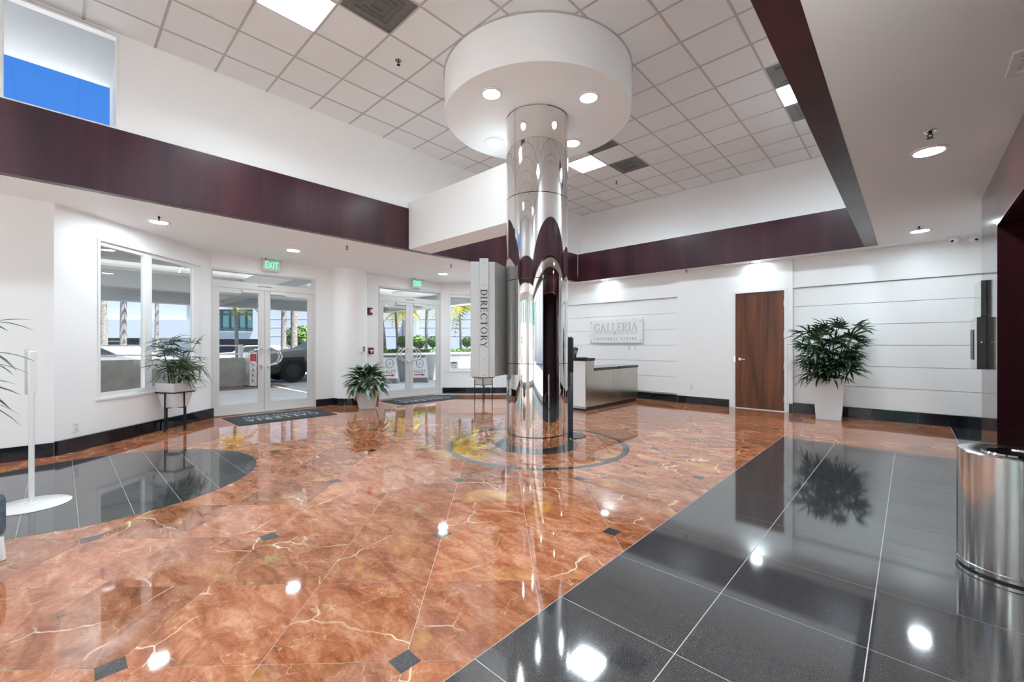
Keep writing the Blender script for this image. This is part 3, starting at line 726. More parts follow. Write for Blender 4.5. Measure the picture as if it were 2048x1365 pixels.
# ================================================================== WINDOWS AND GLASS DOORS
def window(name, mtx, s0, s1, z0, z1, mull, label):
    t = struct(name, label); fr = MB(); d0, d1 = -.012, .10; b = .045
    fr.box((s0 - .02, d0, z0 - .035), (s1 + .03, .11, z0), mtx)
    for s_ in (s0, s1 - .035): fr.box((s_, d0, z0), (s_ + .035, d1, z1), mtx)
    fr.box((s0, d0, z1 - .03), (s1, d1, z1), mtx); fr.obj('casing', 'trim', t, bevel=.003)
    fr = MB(); gz0, gz1 = z0 + .065, z1 - .085
    fr.box((s0 + .035, .03, z0), (s1 - .035, .085, gz0), mtx); fr.box((s0 + .035, .03, gz1), (s1 - .035, .085, z1 - .03), mtx)
    edges = [s0 + .035] + mull + [s1 - .035]; gl = []
    cuts = [(s0 + .035, s0 + .045)] + [(m_ - .065, m_ + .065) for m_ in mull] + [(s1 - .16, s1 - .035)]
    for c0, c1 in cuts: fr.box((c0, .025, gz0), (c1, .09, gz1), mtx)
    fr.obj('window_frame', 'trim', t, bevel=.003)
    for k in range(len(cuts) - 1): MB().box((cuts[k][1], .055, gz0), (cuts[k + 1][0], .061, gz1), mtx).obj('pane', 'glass', t)
window('window_2', MW1, .546, 2.50, .63, 2.80, [1.39], 'large two-pane window on the left angled wall')
window('window_3', MW2, .165, 1.90, .63, 2.79, [], 'window half hidden behind the directory cabinet')

def glass_door(name, y0, y1, mid, ztop, label):
    t = struct(name, label); X = XB
    f = MB(); f.box((X - .11, y0, 0), (X + .012, y0 + .02, ztop)); f.box((X - .11, y1 - .055, 0), (X + .012, y1, ztop))
    f.box((X - .11, y0, ztop - .04), (X + .012, y1, ztop)); f.box((X - .11, y0 + .02, 2.45), (X + .012, y1 - .055, 2.585))
    f.obj('door_frame', 'alum', t, bevel=.003)
    MB().box((X - .05, y0 + .02, 2.585), (X - .044, y1 - .055, ztop - .04)).obj('transom_pane', 'glass', t)
    MB().box((X - .10, y0, 0), (X + .05, y1, .016)).obj('threshold', 'steel', t)
    MB().box((X + .012, mid - .12, 2.515), (X + .02, mid + .12, 2.53)).obj('header_plate', 'steel', t)
    for k, (a, b, hs) in enumerate(((y0 + .022, mid - .003, 1), (mid + .003, y1 - .057, -1))):
        lf = MB(); sw = .105
        lf.box((X - .045, a, .018), (X, a + sw, 2.447)); lf.box((X - .045, b - sw, .018), (X, b, 2.447))
        lf.box((X - .045, a + sw, .018), (X, b - sw, .205)); lf.box((X - .045, a + sw, 2.355), (X, b - sw, 2.447))
        leaf = lf.obj('door_leaf', 'alum', t)
        MB().box((X - .027, a + sw, .205), (X - .021, b - sw, 2.355)).obj('pane', 'glass', leaf)
        cy_ = (b - .055) if hs == 1 else (a + .055); bow = -1 if hs == 1 else 1
        for dx in (1, -1):
            xo = X + .055 if dx == 1 else X - .10
            pts = [(xo, cy_ + bow * .25 * math.sin(math.pi * i / 16), 1.105 + .165 * math.cos(math.pi * i / 16)) for i in range(17)]
            hb = MB().tube(pts, .013, 10)
            for zz in (1.27, .94): hb.tube([(xo, cy_, zz), (X if dx == 1 else X - .045, cy_, zz)], .011, 8)
            hb.obj('pull_handle', 'chrome', leaf)
        MB().lathe([(0, .012), (.016, .012), (.018, 0)], n=14, mtx=Matrix.Rotation(R(90), 4, 'Y')).obj('lock_cylinder', 'chrome', leaf).location = (X, cy_, .895)
        if k == 0: MB().box((X, b - .40, 2.375), (X + .05, b - .09, 2.44)).obj('door_closer', 'alum', leaf, bevel=.006)
        else: MB().box((X, a + .09, 2.375), (X + .05, a + .38, 2.44)).obj('door_closer', 'alum', leaf, bevel=.006)
    return t
glass_door('door_1', 1.93, 3.83, 2.825, 2.80, 'left pair of aluminium framed glass doors with transom')
glass_door('door_2', 5.35, 7.25, 6.23, 2.82, 'right pair of aluminium framed glass doors with transom')

def wood_door(name, label, M4):
    t = struct(name, label); t.matrix_world = M4
    f = MB(); f.box((-.51, -.012, 0), (-.452, .1, 2.51)); f.box((.452, -.012, 0), (.51, .1, 2.51)); f.box((-.452, -.012, 2.455), (.452, .1, 2.51)); f.obj('door_frame', 'trim', t, bevel=.004)
    lf = MB().box((-.447, .012, .018), (.447, .055, 2.45)).obj('door_leaf', 'door_wood', t)
    MB().box((-.45, -.01, 0), (.45, .1, .014)).obj('threshold', 'trim', t)
    h = MB().lathe([(0, .008), (.03, .008), (.033, 0)], n=16, mtx=Matrix.Translation((-.36, .012, 1.05)) @ Matrix.Rotation(R(90), 4, 'X'))
    h.tube([(-.36, .01, 1.05), (-.36, -.045, 1.05), (-.345, -.055, 1.05), (-.25, -.055, 1.045)], .010, 8); h.obj('lever_handle', 'chrome', lf)
    MB().box((-.475, -.014, .99), (-.452, -.008, 1.13)).obj('strike_plate', 'chrome', t)
    for z in (2.2, 1.56, .92, .27): MB().tube([(.452, .0, z - .06), (.452, .0, z + .06)], .011, 8).box((.446, -.004, z - .055), (.475, .012, z + .055)).obj('hinge', 'alum', t)
    return t
wood_door('door_3', 'walnut door with lever handle in white frame on the back wall', Matrix.Translation((-2.295, 9.98, 0)))
wood_door('door_4', 'walnut door on the wall behind the camera', Matrix.Translation((-2.6, -4.5, 0)) @ Matrix.Rotation(math.pi, 4, 'Z'))

# ================================================================== MIRROR COLUMN
col = thing('mirror_column', 'round column clad in polished mirror steel under the white drum', 'column', (CC.x, CC.y, 0))
va = math.atan2(-FW.y, -FW.x)                                        # towards the camera
seams = [va + R(-46), va + R(59), va + R(187), va + R(314)]
hz = [0.0, .170, 1.107, 2.205, 3.30, 4.405]; cr_ = .418
for k in range(5):
    z0, z1 = hz[k] + (.004 if k else 0), hz[k + 1] - .003
    for a in range(3):
        a0, a1 = seams[a] + .006, seams[a + 1] - .006
        MB().lathe([(cr_ - .012, z0), (cr_, z0 + .001), (cr_, z1 - .001), (cr_ - .012, z1)], n=28, a0=a0, a1=a1).obj('steel_panel', 'mirror', col)
MB().lathe([(cr_ - .010, 0), (cr_ - .010, 4.40)], n=48).obj('core', 'black', col)

# directory cabinet on the column's left flank
t = thing('directory_cabinet', 'aluminium directory cabinet with black lettering hung beside the column', 'directory', (0, 0, 0))
zd0, zd1 = .945, 2.42
def wedge(pts, z0, z1): return MB().prism([tuple(pd(*p))[:2] for p in pts], z0, z1)
Pa, Pb, Pc, Pd_ = (941, 5.42), (990, 5.44), (1012, 5.80), (1024, 5.98)
wedge([Pa, Pb, Pc, Pd_, (962, 6.02)], zd0, zd1).obj('cabinet_body', 'sign_alu', t, bevel=.004)
wedge([(959, 5.385), (977, 5.385), (977, 5.44), (959, 5.44)], zd0 - .005, zd1 + .035).obj('name_strip', 'sign_alu', t, bevel=.003)
wedge([(1013, 5.74), (1019, 5.72), (1024, 5.80), (1024, 5.95), (1013, 5.9)], zd0, zd1 - .02).obj('mount_flange', 'sign_alu', t, bevel=.003)
fo = pd(968, 5.382, 1.69)
word('DIRECTORY', .085, basis(fo, (0, 0, -1), RT), 'black', t, .006, .16, total=.74)
bolt = MB().sphere((0, 0, 0), .009, 10, 6).mesh('bolt', 'steel')
for z in (2.40, 2.12, 1.17, .97):
    o = link('bolt', bolt, t); o.location = pd(968.5, 5.383, z)
nb = (pd(*Pc) - pd(*Pb)); nrm = Vector((nb.y, -nb.x, 0)).normalized()
for z in (2.37, 2.10, 1.83, 1.55, 1.26, .985):
    o = link('bolt', bolt, t); o.location = pd(*Pb).lerp(pd(*Pc), .28) + nrm * .002 + Vector((0, 0, z))

# ================================================================== CEILING FITTINGS
def downlight(x, y, z, label, m='lamp', r=.10, group='round recessed downlights'):
    t = thing('downlight', label, 'downlight', (x, y, z), 0, group)
    MB().lathe([(r + .035, 0), (r + .032, -.008), (r + .004, -.010), (r, -.004), (r, .006)], n=32).obj('trim_ring', 'trim', t)
    MB().disc((0, 0), r, -.005, 32).obj('lens', m, t); return t
downlight(-3.701, 3.582, 4.402, 'bright downlight in the drum, upper left of the column', 'lamp_drum')
downlight(-2.885, 4.456, 4.402, 'bright downlight in the drum, upper right of the column', 'lamp_drum')
downlight(-4.540, 4.456, 4.402, 'bright downlight in the drum, lower left of the column', 'lamp_drum')
downlight(-3.713, 5.295, 4.402, 'bright downlight in the drum, lower right of the column', 'lamp_drum')
downlight(-7.68, .95, ZS, 'downlight in the left soffit over the large window')
downlight(-8.20, 2.91, ZS, 'downlight in the left soffit before the left glass doors')
downlight(-8.25, 6.35, ZS, 'downlight in the left soffit before the right glass doors')
downlight(-7.70, 8.20, ZS, 'downlight in the left soffit hidden behind the mirror column')
downlight(-2.305, 9.82, ZS, 'downlight above the walnut door at the back wall', 'lamp_wall', r=.09)
downlight(-5.86, 9.82, ZS, 'downlight above the white plate sign at the back wall', 'lamp_wall', r=.09)
downlight(.125, 5.30, ZS, 'largest downlight, in the right soffit beside the maroon portal')
downlight(.113, 8.90, ZS, 'smaller farther downlight in the right soffit, near the security cameras')
downlight(.12, 1.70, ZS, 'downlight in the right soffit above the camera')
downlight(-1.5, -3.4, ZS, 'downlight in the near soffit behind the camera, right'); downlight(-4.8, -3.4, ZS, 'downlight in the near soffit behind the camera, left')

def sprinkler(x, y, z, label, m='dark_metal'):
    t = thing('sprinkler', label, 'sprinkler', (x, y, z), 0, 'ceiling sprinklers')
    MB().lathe([(.042, 0), (.04, -.005), (.022, -.006)], n=20).obj('escutcheon', 'trim' if m == 'trim' else 'steel', t)
    b = MB().tube([(0, 0, 0), (0, 0, -.025)], .011, 8)
    for s_ in (-1, 1): b.tube([(s_ * .010, 0, -.02), (s_ * .016, 0, -.035), (0, 0, -.055)], .004, 6)
    b.obj('sprinkler_head', m, t); MB().lathe([(0, -.056), (.022, -.055), (.022, -.058), (0, -.059)], n=16).obj('deflector', m, t)
sprinkler(-4.686, 2.911, ZC, 'sprinkler in a ceiling tile upper left of the drum')
sprinkler(-4.673, 8.319, ZC, 'sprinkler in the far ceiling tiles right of the column')
sprinkler(.12, 4.815, ZS, 'sprinkler in the right soffit just above the largest downlight')
sprinkler(.10, 8.60, ZS, 'sprinkler in the right soffit just above the smaller far downlight')
sprinkler(-7.38, .913, ZS, 'sprinkler in the left soffit above the large window downlight')
sprinkler(-7.183, 3.436, ZS, 'sprinkler in the left soffit between the two entrance downlights')
sprinkler(-7.204, 5.76, ZS, 'sprinkler in the left soffit just left of the directory cabinet')
sprinkler(-3.746, 9.86, ZS, 'tiny sprinkler in the back soffit left of the walnut door')
t = thing('ceiling_speaker', 'round white speaker grille in the back soffit near the walnut door', 'speaker', (-3.03, 9.82, ZS))
MB().lathe([(0, -.004), (.085, -.004), (.1, 0)], n=28).obj('grille', 'alum', t); MB().lathe([(.1, 0), (.112, -.006), (.116, 0)], n=28).obj('trim_ring', 'trim', t)
t = thing('ceiling_grille', 'white slotted air grille in the right soffit at the picture edge', 'air vent', (.60, 4.02, ZS))
f = MB()
for s_ in (-1, 1): f.box((s_ * .13 - .02, -.16, -.008), (s_ * .13 + .02, .16, 0)); f.box((-.15, s_ * .15 - .015, -.008), (.15, s_ * .15 + .015, 0))
f.obj('grille_frame', 'trim', t)
for k in range(6): MB().box((-.11, -.13 + k * .05, -.006), (.11, -.115 + k * .05, -.001)).obj('louvre', 'trim', t)
# security cameras at the back-right corner
for x, y, rz, lab, out in ((.53, 9.74, -35, 'white dome security camera, the left one of the pair', 0), (.73, 9.84, 25, 'white dome security camera nearest the maroon wall', 1)):
    t = thing('security_camera', lab, 'security camera', (x, y, ZS), R(rz), 'security cameras')
    MB().lathe([(0, -.02), (.05, -.02), (.055, 0)], n=20).obj('mount', 'white_gloss', t)
    MB().sphere((0, -.01, -.055), .062, 18, 12).obj('housing', 'white_gloss', t)
    MB().lathe([(0, .02), (.015, .018), (.018, 0)], n=16, mtx=Matrix.Translation((0, -.064, -.078)) @ Matrix.Rotation(R(115), 4, 'X')).obj('camera_lens', 'black', t)

# exit signs
for k, (y0, y1, lab) in enumerate(((2.762, 3.073, 'green lit EXIT sign above the left glass doors'), (6.235, 6.535, 'green lit EXIT sign above the right glass doors'))):
    yc = (y0 + y1) / 2; t = thing('exit_sign', lab, 'exit sign', (-9.38, yc, ZS), 0, 'exit signs')
    MB().box((-.035, -.2, -.022), (.035, .2, 0)).obj('canopy', 'alum', t, bevel=.004)
    MB().box((-.006, -.157, -.235), (.006, .157, -.022)).obj('acrylic_panel', 'acrylic', t, bevel=.002)
    put(sans('EXIT', .15, .003), basis((.009, 0.0, -.128), (0, 1, 0), (0, 0, 1)) @ Matrix.Diagonal((.80, 1.25, 1, 1)), 'exit_letters', 'green', t)
    MB().box((.02, -.13, -.02), (.05, -.1, -.002)).obj('test_button', 'black', t)

# wall devices
t = thing('fire_strobe', 'dark red fire strobe with white lens beside the right glass doors', 'fire alarm', (XB, 5.105, 2.166))
MB().box((0, -.06, -.085), (.045, .06, .085)).obj('housing', 'red', t, bevel=.006); MB().box((.045, -.01, -.035), (.075, .05, .045)).obj('strobe_lens', 'white_gloss', t, bevel=.006)
t = thing('pull_station', 'red fire pull station on the wall above the leafy pot', 'fire alarm', (XB, 5.131, 1.214))
MB().box((0, -.06, -.075), (.05, .06, .075)).obj('housing', 'red', t, bevel=.005); MB().box((.05, -.04, -.01), (.065, .04, .02)).box((.05, -.012, -.05), (.062, .012, -.01)).obj('pull_handle', 'white_gloss', t)
a = R(18); pc = Vector((XB + .02, 4.615, 0)) + Vector((math.cos(a), math.sin(a), 0)) * .37
t = thing('keypad', 'small white keypad box on the round pilaster', 'keypad', (pc.x, pc.y, 1.255), a)
MB().box((-.01, -.045, -.065), (.045, .045, .065)).obj('housing', 'white_gloss', t, bevel=.006)
MB().box((.045, -.025, .02), (.049, .03, .055)).obj('keypad_screen', 'red', t); MB().box((.045, -.02, -.05), (.049, .03, .005)).obj('button_panel', 'signgrey', t)
def outlet(label, mtx, holes=True, cat='power outlet'):
    t = thing('power_outlet' if holes else 'light_switch', label, cat); t.matrix_world = mtx
    MB().box((-.038, -.06, 0), (.038, .06, .008)).obj('cover_plate', 'white_gloss', t, bevel=.002)
    if holes:
        for z in (-.027, .027): MB().box((-.02, z - .017, .008), (.02, z + .017, .012)).obj('socket', 'alum', t, bevel=.001)
    else: MB().box((-.016, -.032, .008), (.016, .032, .013)).obj('rocker', 'alum', t, bevel=.001)
d1 = (Vector(A1) - Vector(A0)).normalized(); p1 = Vector(A0) + d1 * .257; wx = Vector((d1.x, d1.y, 0))
outlet('white power outlet low on the wall under the large window', basis((p1.x, p1.y, .30), wx, (0, 0, 1)))
outlet('white power outlet low on the back wall left of the walnut door', basis((-3.68, 9.98, .38), (1, 0, 0), (0, 0, 1)))
outlet('white switch plate under the plate sign, the left one', basis((-5.29, 10.065, 1.28), (1, 0, 0), (0, 0, 1)), False, 'light switch')
outlet('white switch plate under the plate sign, the right one', basis((-5.12, 10.065, 1.28), (1, 0, 0), (0, 0, 1)), False, 'light switch')

# plate sign on the back wall
t = thing('plate_sign', 'white GALLERIA plate sign stood off the panelled back wall', 'wall sign', (-5.668, 10.0, 1.718))
MB().box((-.779, 0, -.305), (.779, .022, .305)).obj('sign_plate', 'plate', t, bevel=.003)
for x in (-.72, .72):
    for z in (-.25, .25): MB().tube([(x, -.012, z), (x, .065, z)], .014, 12).obj('standoff', 'steel', t)
Mx = lambda z: basis((0, 0, z), (1, 0, 0), (0, 0, 1))
word('GALLERIA', .235, Mx(.10), 'letter_white', t, .014, .10, total=1.27)
word('CORPORATE CENTRE', .072, Mx(-.20), 'letter_white', t, .010, .55, total=1.24)
MB().box((-.63, -.010, -.064), (.63, 0, -.050)).obj('rule_line', 'letter_white', t)
MB().prism([(-.03, 0), (0, -.03), (.03, 0), (0, .03)], 0, .014, Matrix.Translation((0, 0, -.057)) @ Matrix.Rotation(R(90), 4, 'X')).obj('diamond_mark', 'steel', t)

# intercom cabinet on the portal pier
t = thing('intercom_cabinet', 'black and stainless stepped intercom cabinet on the maroon pier', 'intercom', (XR, 7.0, 1.08))
MB().box((-.073, 0, 0), (0, .574, .58)).obj('lower_box', 'black', t, bevel=.003); MB().box((-.042, 0, .585), (0, .588, .99)).obj('upper_box', 'black', t, bevel=.003)
MB().box((-.079, .006, .006), (-.073, .57, .574)).obj('lower_face_plate', 'steel', t); MB().box((-.047, .006, .59), (-.042, .58, .985)).obj('upper_face_plate', 'steel', t)
MB().box((-.086, .25, .10), (-.079, .53, .45)).obj('speaker_slot', 'black', t); MB().sphere((-.036, -.004, .30), .012, 10, 6).obj('lock_cylinder', 'chrome', t)

# ================================================================== FLOOR MATS
for (x0, y0, x1, y1, lab) in ((-9.24, 2.04, -8.14, 3.70, 'black rubber entrance mat before the left glass doors'), (-9.28, 5.26, -8.30, 7.04, 'black rubber entrance mat before the right glass doors')):
    t = thing('entrance_mat', lab, 'door mat', ((x0 + x1) / 2, (y0 + y1) / 2, 0), 0, 'entrance mats')
    w, d = (x1 - x0) / 2, (y1 - y0) / 2
    MB().box((-w, -d, .001), (w, d, .008)).obj('mat_border', 'rubber', t, bevel=.002); MB().box((-w + .05, -d + .05, .008), (w - .05, d - .05, .011)).obj('mat_field', 'rubber', t)
    # read from the doors: x runs towards -Y, up points to the room
    word('GALLERIA', .24, basis((.14, 0, .0112), (0, -1, 0), (1, 0, 0)), 'mat_text', t, .0012, .16, total=2 * d - .42)
    word('CORPORATE CENTRE', .09, basis((-.22, 0, .0112), (0, -1, 0), (1, 0, 0)), 'mat_text', t, .0012, .3, total=2 * d - .5)
    MB().box((-.075, -d + .25, .011), (-.065, d - .25, .0125)).obj('rule_line', 'mat_text', t)

# ================================================================== RECEPTION DESK AND PERSON
t = thing('reception_desk', 'stepped steel reception desk with black counters below the plate sign', 'reception desk', (-4.80, 7.32, 0))
MB().box((-1.55, .02, .075), (-.02, .30, 1.025)).obj('counter_body', 'desk_white', t)
MB().box((-1.55, 0, .09), (-.0185, .018, 1.022)).obj('front_panel', 'desk_white', t)
MB().box((-.018, .0, .08), (0, .30, 1.022)).obj('side_panel', 'desk_steel', t)
for y0, y1 in ((.303, 1.105), (1.109, 2.24)): MB().box((-.018, y0, .08), (0, y1, .815)).obj('side_panel', 'desk_steel', t)
MB().box((-.12, .30, .08), (-.02, 2.24, .81)).obj('lower_body', 'desk_white', t)
MB().box((-1.56, -.012, 1.025), (.012, .315, 1.083)).obj('transaction_top', 'gloss_black', t, bevel=.003); MB().box((-.62, .315, .815), (.012, 2.25, .872)).obj('work_top', 'gloss_black', t, bevel=.003)
MB().box((-1.53, .03, 0), (-.03, .29, .075)).box((-.12, .29, 0), (-.03, 2.22, .08)).obj('toe_kick', 'black', t); MB().box((-1.55, -.004, .045), (0, .0, .09)).obj('toe_strip', 'steel', t)
t = thing('laptop', 'white laptop standing open on the reception counter', 'laptop', (-5.02, 7.50, 1.083), YAW - R(90))
MB().box((-.15, -.10, 0), (.15, .10, .014)).obj('laptop_base', 'signgrey', t, bevel=.004)
MB().box((-.15, -.005, 0), (.15, .006, .255), Matrix.Translation((0, -.10, .012)) @ Matrix.Rotation(R(-16), 4, 'X')).obj('laptop_screen', 'white_gloss', t, bevel=.004)

def skinned(name, verts, edges, radii, m, parent=None, root=0, sub=2):
    me = bpy.data.meshes.new(name); me.from_pydata(verts, edges, []); o = link(name, me, parent)
    bm = bmesh.new(); bm.from_mesh(me); ly = bm.verts.layers.skin.verify()
    for i, v in enumerate(bm.verts): v[ly].radius = (radii[i], radii[i]); v[ly].use_root = (i == root)
    bm.to_mesh(me); bm.free()
    sk = o.modifiers.new('skin', 'SKIN'); sk.use_smooth_shade = True
    s_ = o.modifiers.new('sub', 'SUBSURF'); s_.levels = sub; s_.render_levels = sub
    me.materials.append(M[m]); return o
# seated person: local +x forward (towards the counter), z up
pp = pd(1151.5, 9.95)
face = (Vector((-5.1, 7.3, 0)) - pp)
per = thing('person', 'person in dark clothes seated behind the reception desk, hand to face', 'person', (pp.x, pp.y, 0), math.atan2(face.y, face.x))
V = [(-.12, 0, .47), (-.10, 0, .62), (-.05, 0, .80), (-.01, 0, .93), (.05, 0, 1.01), (.09, 0, 1.055),
     (-.10, .10, .47), (.33, .13, .49), (.36, .13, .10), (.46, .13, .05), (-.10, -.10, .47), (.33, -.13, .49), (.36, -.13, .10), (.46, -.13, .05),
     (-.01, .17, .92), (.12, .24, .72), (.33, .16, .80), (.40, .13, .83), (-.01, -.17, .92), (.12, -.24, .72), (.28, -.12, .90), (.27, -.075, .985)]
E_ = [(0, 1), (1, 2), (2, 3), (3, 4), (4, 5), (0, 6), (6, 7), (7, 8), (8, 9), (0, 10), (10, 11), (11, 12), (12, 13), (3, 14), (14, 15), (15, 16), (16, 17), (3, 18), (18, 19), (19, 20), (20, 21)]
Rr = [.13, .125, .13, .12, .06, .052, .09, .068, .05, .042, .09, .068, .05, .042, .068, .050, .036, .03, .068, .050, .036, .03]
skinned('body', V, E_, Rr, 'shirt', per)
hc = Vector((.135, 0, 1.165))
hd = MB().sphere(hc, .1, 20, 14, (.98, .78, 1.18)); hd.sphere(hc + Vector((.095, 0, -.01)), .016, 10, 6, (1, .8, 1.5))
hd.sphere(hc + Vector((.03, 0, -.075)), .058, 14, 8, (1.0, .85, .75)); hd.tube([hc + Vector((-.03, 0, -.16)), hc + Vector((-.01, 0, -.06))], .05, 12)
for s_ in (-1, 1): hd.sphere(hc + Vector((0, s_ * .078, -.005)), .022, 8, 6, (.7, .4, 1.3))
head = hd.obj('head', 'skin', per)
for s_ in (-1, 1): MB().sphere(hc + Vector((.085, s_ * .032, .012)), .0075, 8, 6).obj('eye', 'white_gloss', head); MB().sphere(hc + Vector((.0888, s_ * .032, .010)), .0062, 8, 6).obj('pupil', 'black', head)
MB().sphere(hc + Vector((.088, 0, -.055)), .02, 10, 6, (.5, 1.1, .35)).obj('mouth', 'hair', head)
hr = MB().sphere(hc + Vector((-.016, 0, .03)), .106, 20, 12, (.98, .82, 1.02)); hr.obj('hair', 'hair', per)
def hand(parent, base, ax, up):
    ax = Vector(ax).normalized(); up = Vector(up).normalized(); sd = ax.cross(up)
    P0 = Vector(base); V_ = [P0, P0 + ax * .045, P0 + ax * .085]; E2 = [(0, 1), (1, 2)]; r2 = [.022, .030, .026]
    for k, (off, ln) in enumerate(((-.028, .065), (-.010, .075), (.010, .07), (.027, .055))):
        i = len(V_); b_ = P0 + ax * .07 + sd * off
        V_ += [b_ + ax * .02, b_ + ax * (.02 + ln * .5) + up * .008, b_ + ax * (.02 + ln * .85) - up * .012]; E2 += [(1, i), (i, i + 1), (i + 1, i + 2)]; r2 += [.0095, .0085, .0075]
    i = len(V_); V_ += [P0 + ax * .03 - sd * .035, P0 + ax * .065 - sd * .055 - up * .01]; E2 += [(0, i), (i, i + 1)]; r2 += [.011, .009]
    skinned('hand', [tuple(v) for v in V_], E2, r2, 'skin', parent, 0, 1)
hand(per, (.40, .13, .83), (1, -.2, .05), (0, 0, 1)); hand(per, (.268, -.072, .985), (-.35, .2, 1), (.9, 0, .3))
ch = thing('office_chair', 'black office chair behind the reception desk under the seated person', 'chair', (pp.x, pp.y, 0), math.atan2(face.y, face.x))
MB().box((-.30, -.24, .33), (.20, .24, .40)).obj('seat', 'black', ch, bevel=.02); MB().box((-.36, -.22, .50), (-.31, .22, .86)).obj('backrest', 'black', ch, bevel=.02); MB().box((-.35, -.03, .34), (-.31, .03, .55)).obj('back_support', 'black', ch)
MB().tube([(-.05, 0, .08), (-.05, 0, .33)], .03, 12).obj('gas_lift', 'chrome', ch)
for k in range(5):
    a = 2 * math.pi * k / 5; l_ = MB().tube([(-.05, 0, .10), (-.05 + .27 * math.cos(a), .27 * math.sin(a), .065)], .018, 8); l_.sphere((-.05 + .27 * math.cos(a), .27 * math.sin(a), .03), .03, 10, 8); l_.obj('leg', 'black', ch)

# ================================================================== FREE-STANDING THINGS
# litter bin
t = thing('litter_bin', 'round stainless steel litter bin at the right edge', 'litter bin', (.455, 3.88, 0))
MB().lathe([(.232, .012), (.24, .012), (.24, .705), (.234, .712)], n=64).obj('bin_body', 'steel', t)
MB().lathe([(.0, 0), (.228, 0), (.228, .014), (0.0, .014)], n=48).obj('bin_base', 'black', t)
MB().lathe([(.241, .03), (.245, .034), (.245, .042), (.241, .046)], n=64).obj('base_ring', 'steel', t)
MB().lathe([(.234, .712), (.215, .716), (.13, .700), (.128, .70)], n=64).obj('lid', 'steel', t)
MB().lathe([(.138, .702), (.13, .712), (.112, .712), (.108, .70)], n=48).obj('opening_rim', 'chrome', t); MB().lathe([(.109, .70), (.109, .45), (0, .45)], n=32).obj('liner', 'black', t)
# white dispenser stand
ws = pd(63, 3.57)
t = thing('sanitizer_stand', 'white floor stand with dispenser on a round base by the left edge', 'dispenser stand', (ws.x, ws.y, 0), R(20))
MB().lathe([(0, .02), (.03, .022), (.225, .014), (.24, .006), (.24, .003), (0, .001)], n=48).obj('base_plate', 'white_gloss', t)
MB().lathe([(.236, .0), (.236, .003), (0, .003)], n=48).obj('rubber_foot', 'black', t)
MB().tube([(0, 0, .015), (0, 0, .95)], .018, 20).lathe([(.045, .018), (.022, .032), (.018, .05)], n=24).obj('pole', 'white_gloss', t)
MB().box((-.032, -.018, .93), (.012, .030, 1.30)).obj('dispenser_box', 'white_gloss', t, bevel=.01); MB().box((-.040, -.030, .935), (-.032, .036, 1.32)).obj('back_plate', 'alum', t, bevel=.003)
# dark post stand right of the column
ps = pd(1140, 6.30)
t = thing('post_stand', 'tall dark slab stand on a round base right behind the column', 'stand', (ps.x, ps.y, 0), YAW)
MB().lathe([(0, .014), (.23, .012), (.235, .004), (0, .0)], n=48).obj('base_plate', 'post', t)
MB().prism([(-.03, -.02), (.045, -.02), (.045, .02), (-.03, .02)], .012, 1.46).obj('slab', 'post', t, bevel=.01)
for k, (x, hh) in enumerate(((-.055, 1.40), (-.022, 1.475), (.012, 1.48), (.034, 1.46))): MB().tube([(x, -.03, .80 if k == 0 else .95), (x, -.03, hh - .015), (x, -.03, hh)], [.013, .013, .004], 10).obj('rod', 'black', t)
MB().box((-.062, -.035, .74), (.0, .0, 1.38)).obj('holder_panel', 'black', t, bevel=.006)
# upholstered bench at the left edge
bp = pd(-194, 2.36)
t = thing('lounge_bench', 'blue-grey upholstered bench seat with white legs at the left edge', 'bench', (bp.x, bp.y, 0), YAW)
MB().box((-.42, -.26, .14), (.20, .34, .425)).obj('cushion', 'fabric', t, bevel=.05)
MB().box((-.40, -.24, .115), (.18, .32, .14)).obj('seat_frame', 'white_gloss', t)
for x in (-.38, .165):
    for y in (-.225, .30): MB().tube([(x, y, .13), (x + (.03 if x > 0 else -.03), y, 0)], [.026, .016], 10).obj('leg', 'white_gloss', t)

# ------------------------------------------------------------------ plants
def fan_leaf(n, L_, wid, spread, droop, seed, m):
    rnd = random.Random(seed); mb = MB()
    for k in range(n):
        a = R(-spread / 2 + spread * k / max(1, n - 1) + rnd.uniform(-5, 5)); ln = L_ * (1 - .25 * abs(a) / R(90)) * rnd.uniform(.85, 1.1); dr = droop * rnd.uniform(.6, 1.3)
        d = Vector((math.cos(a), math.sin(a), 0)); sd = Vector((-d.y, d.x, 0)); vs = []
        sg = 5
        for i in range(sg + 1):
            u = i / sg; w = wid * (.55 + 1.3 * u if u < .35 else 1.0) * (1 if u < .7 else max(.05, (1 - u) / .3)); p = d * (ln * u) + Vector((0, 0, .12 * ln * u - dr * ln * u * u))
            vs += [p - sd * w / 2 + Vector((0, 0, .12 * w)), p - Vector((0, 0, .1 * w)), p + sd * w / 2 + Vector((0, 0, .12 * w))]
        fs = []
        for i in range(sg):
            b = i * 3; fs += [(b, b + 1, b + 4, b + 3), (b + 1, b + 2, b + 5, b + 4)]
        mb.add(vs, fs, True)
    return mb
def orient(az, el, roll=0.0): return Euler((roll, -el, az)).to_matrix().to_4x4()
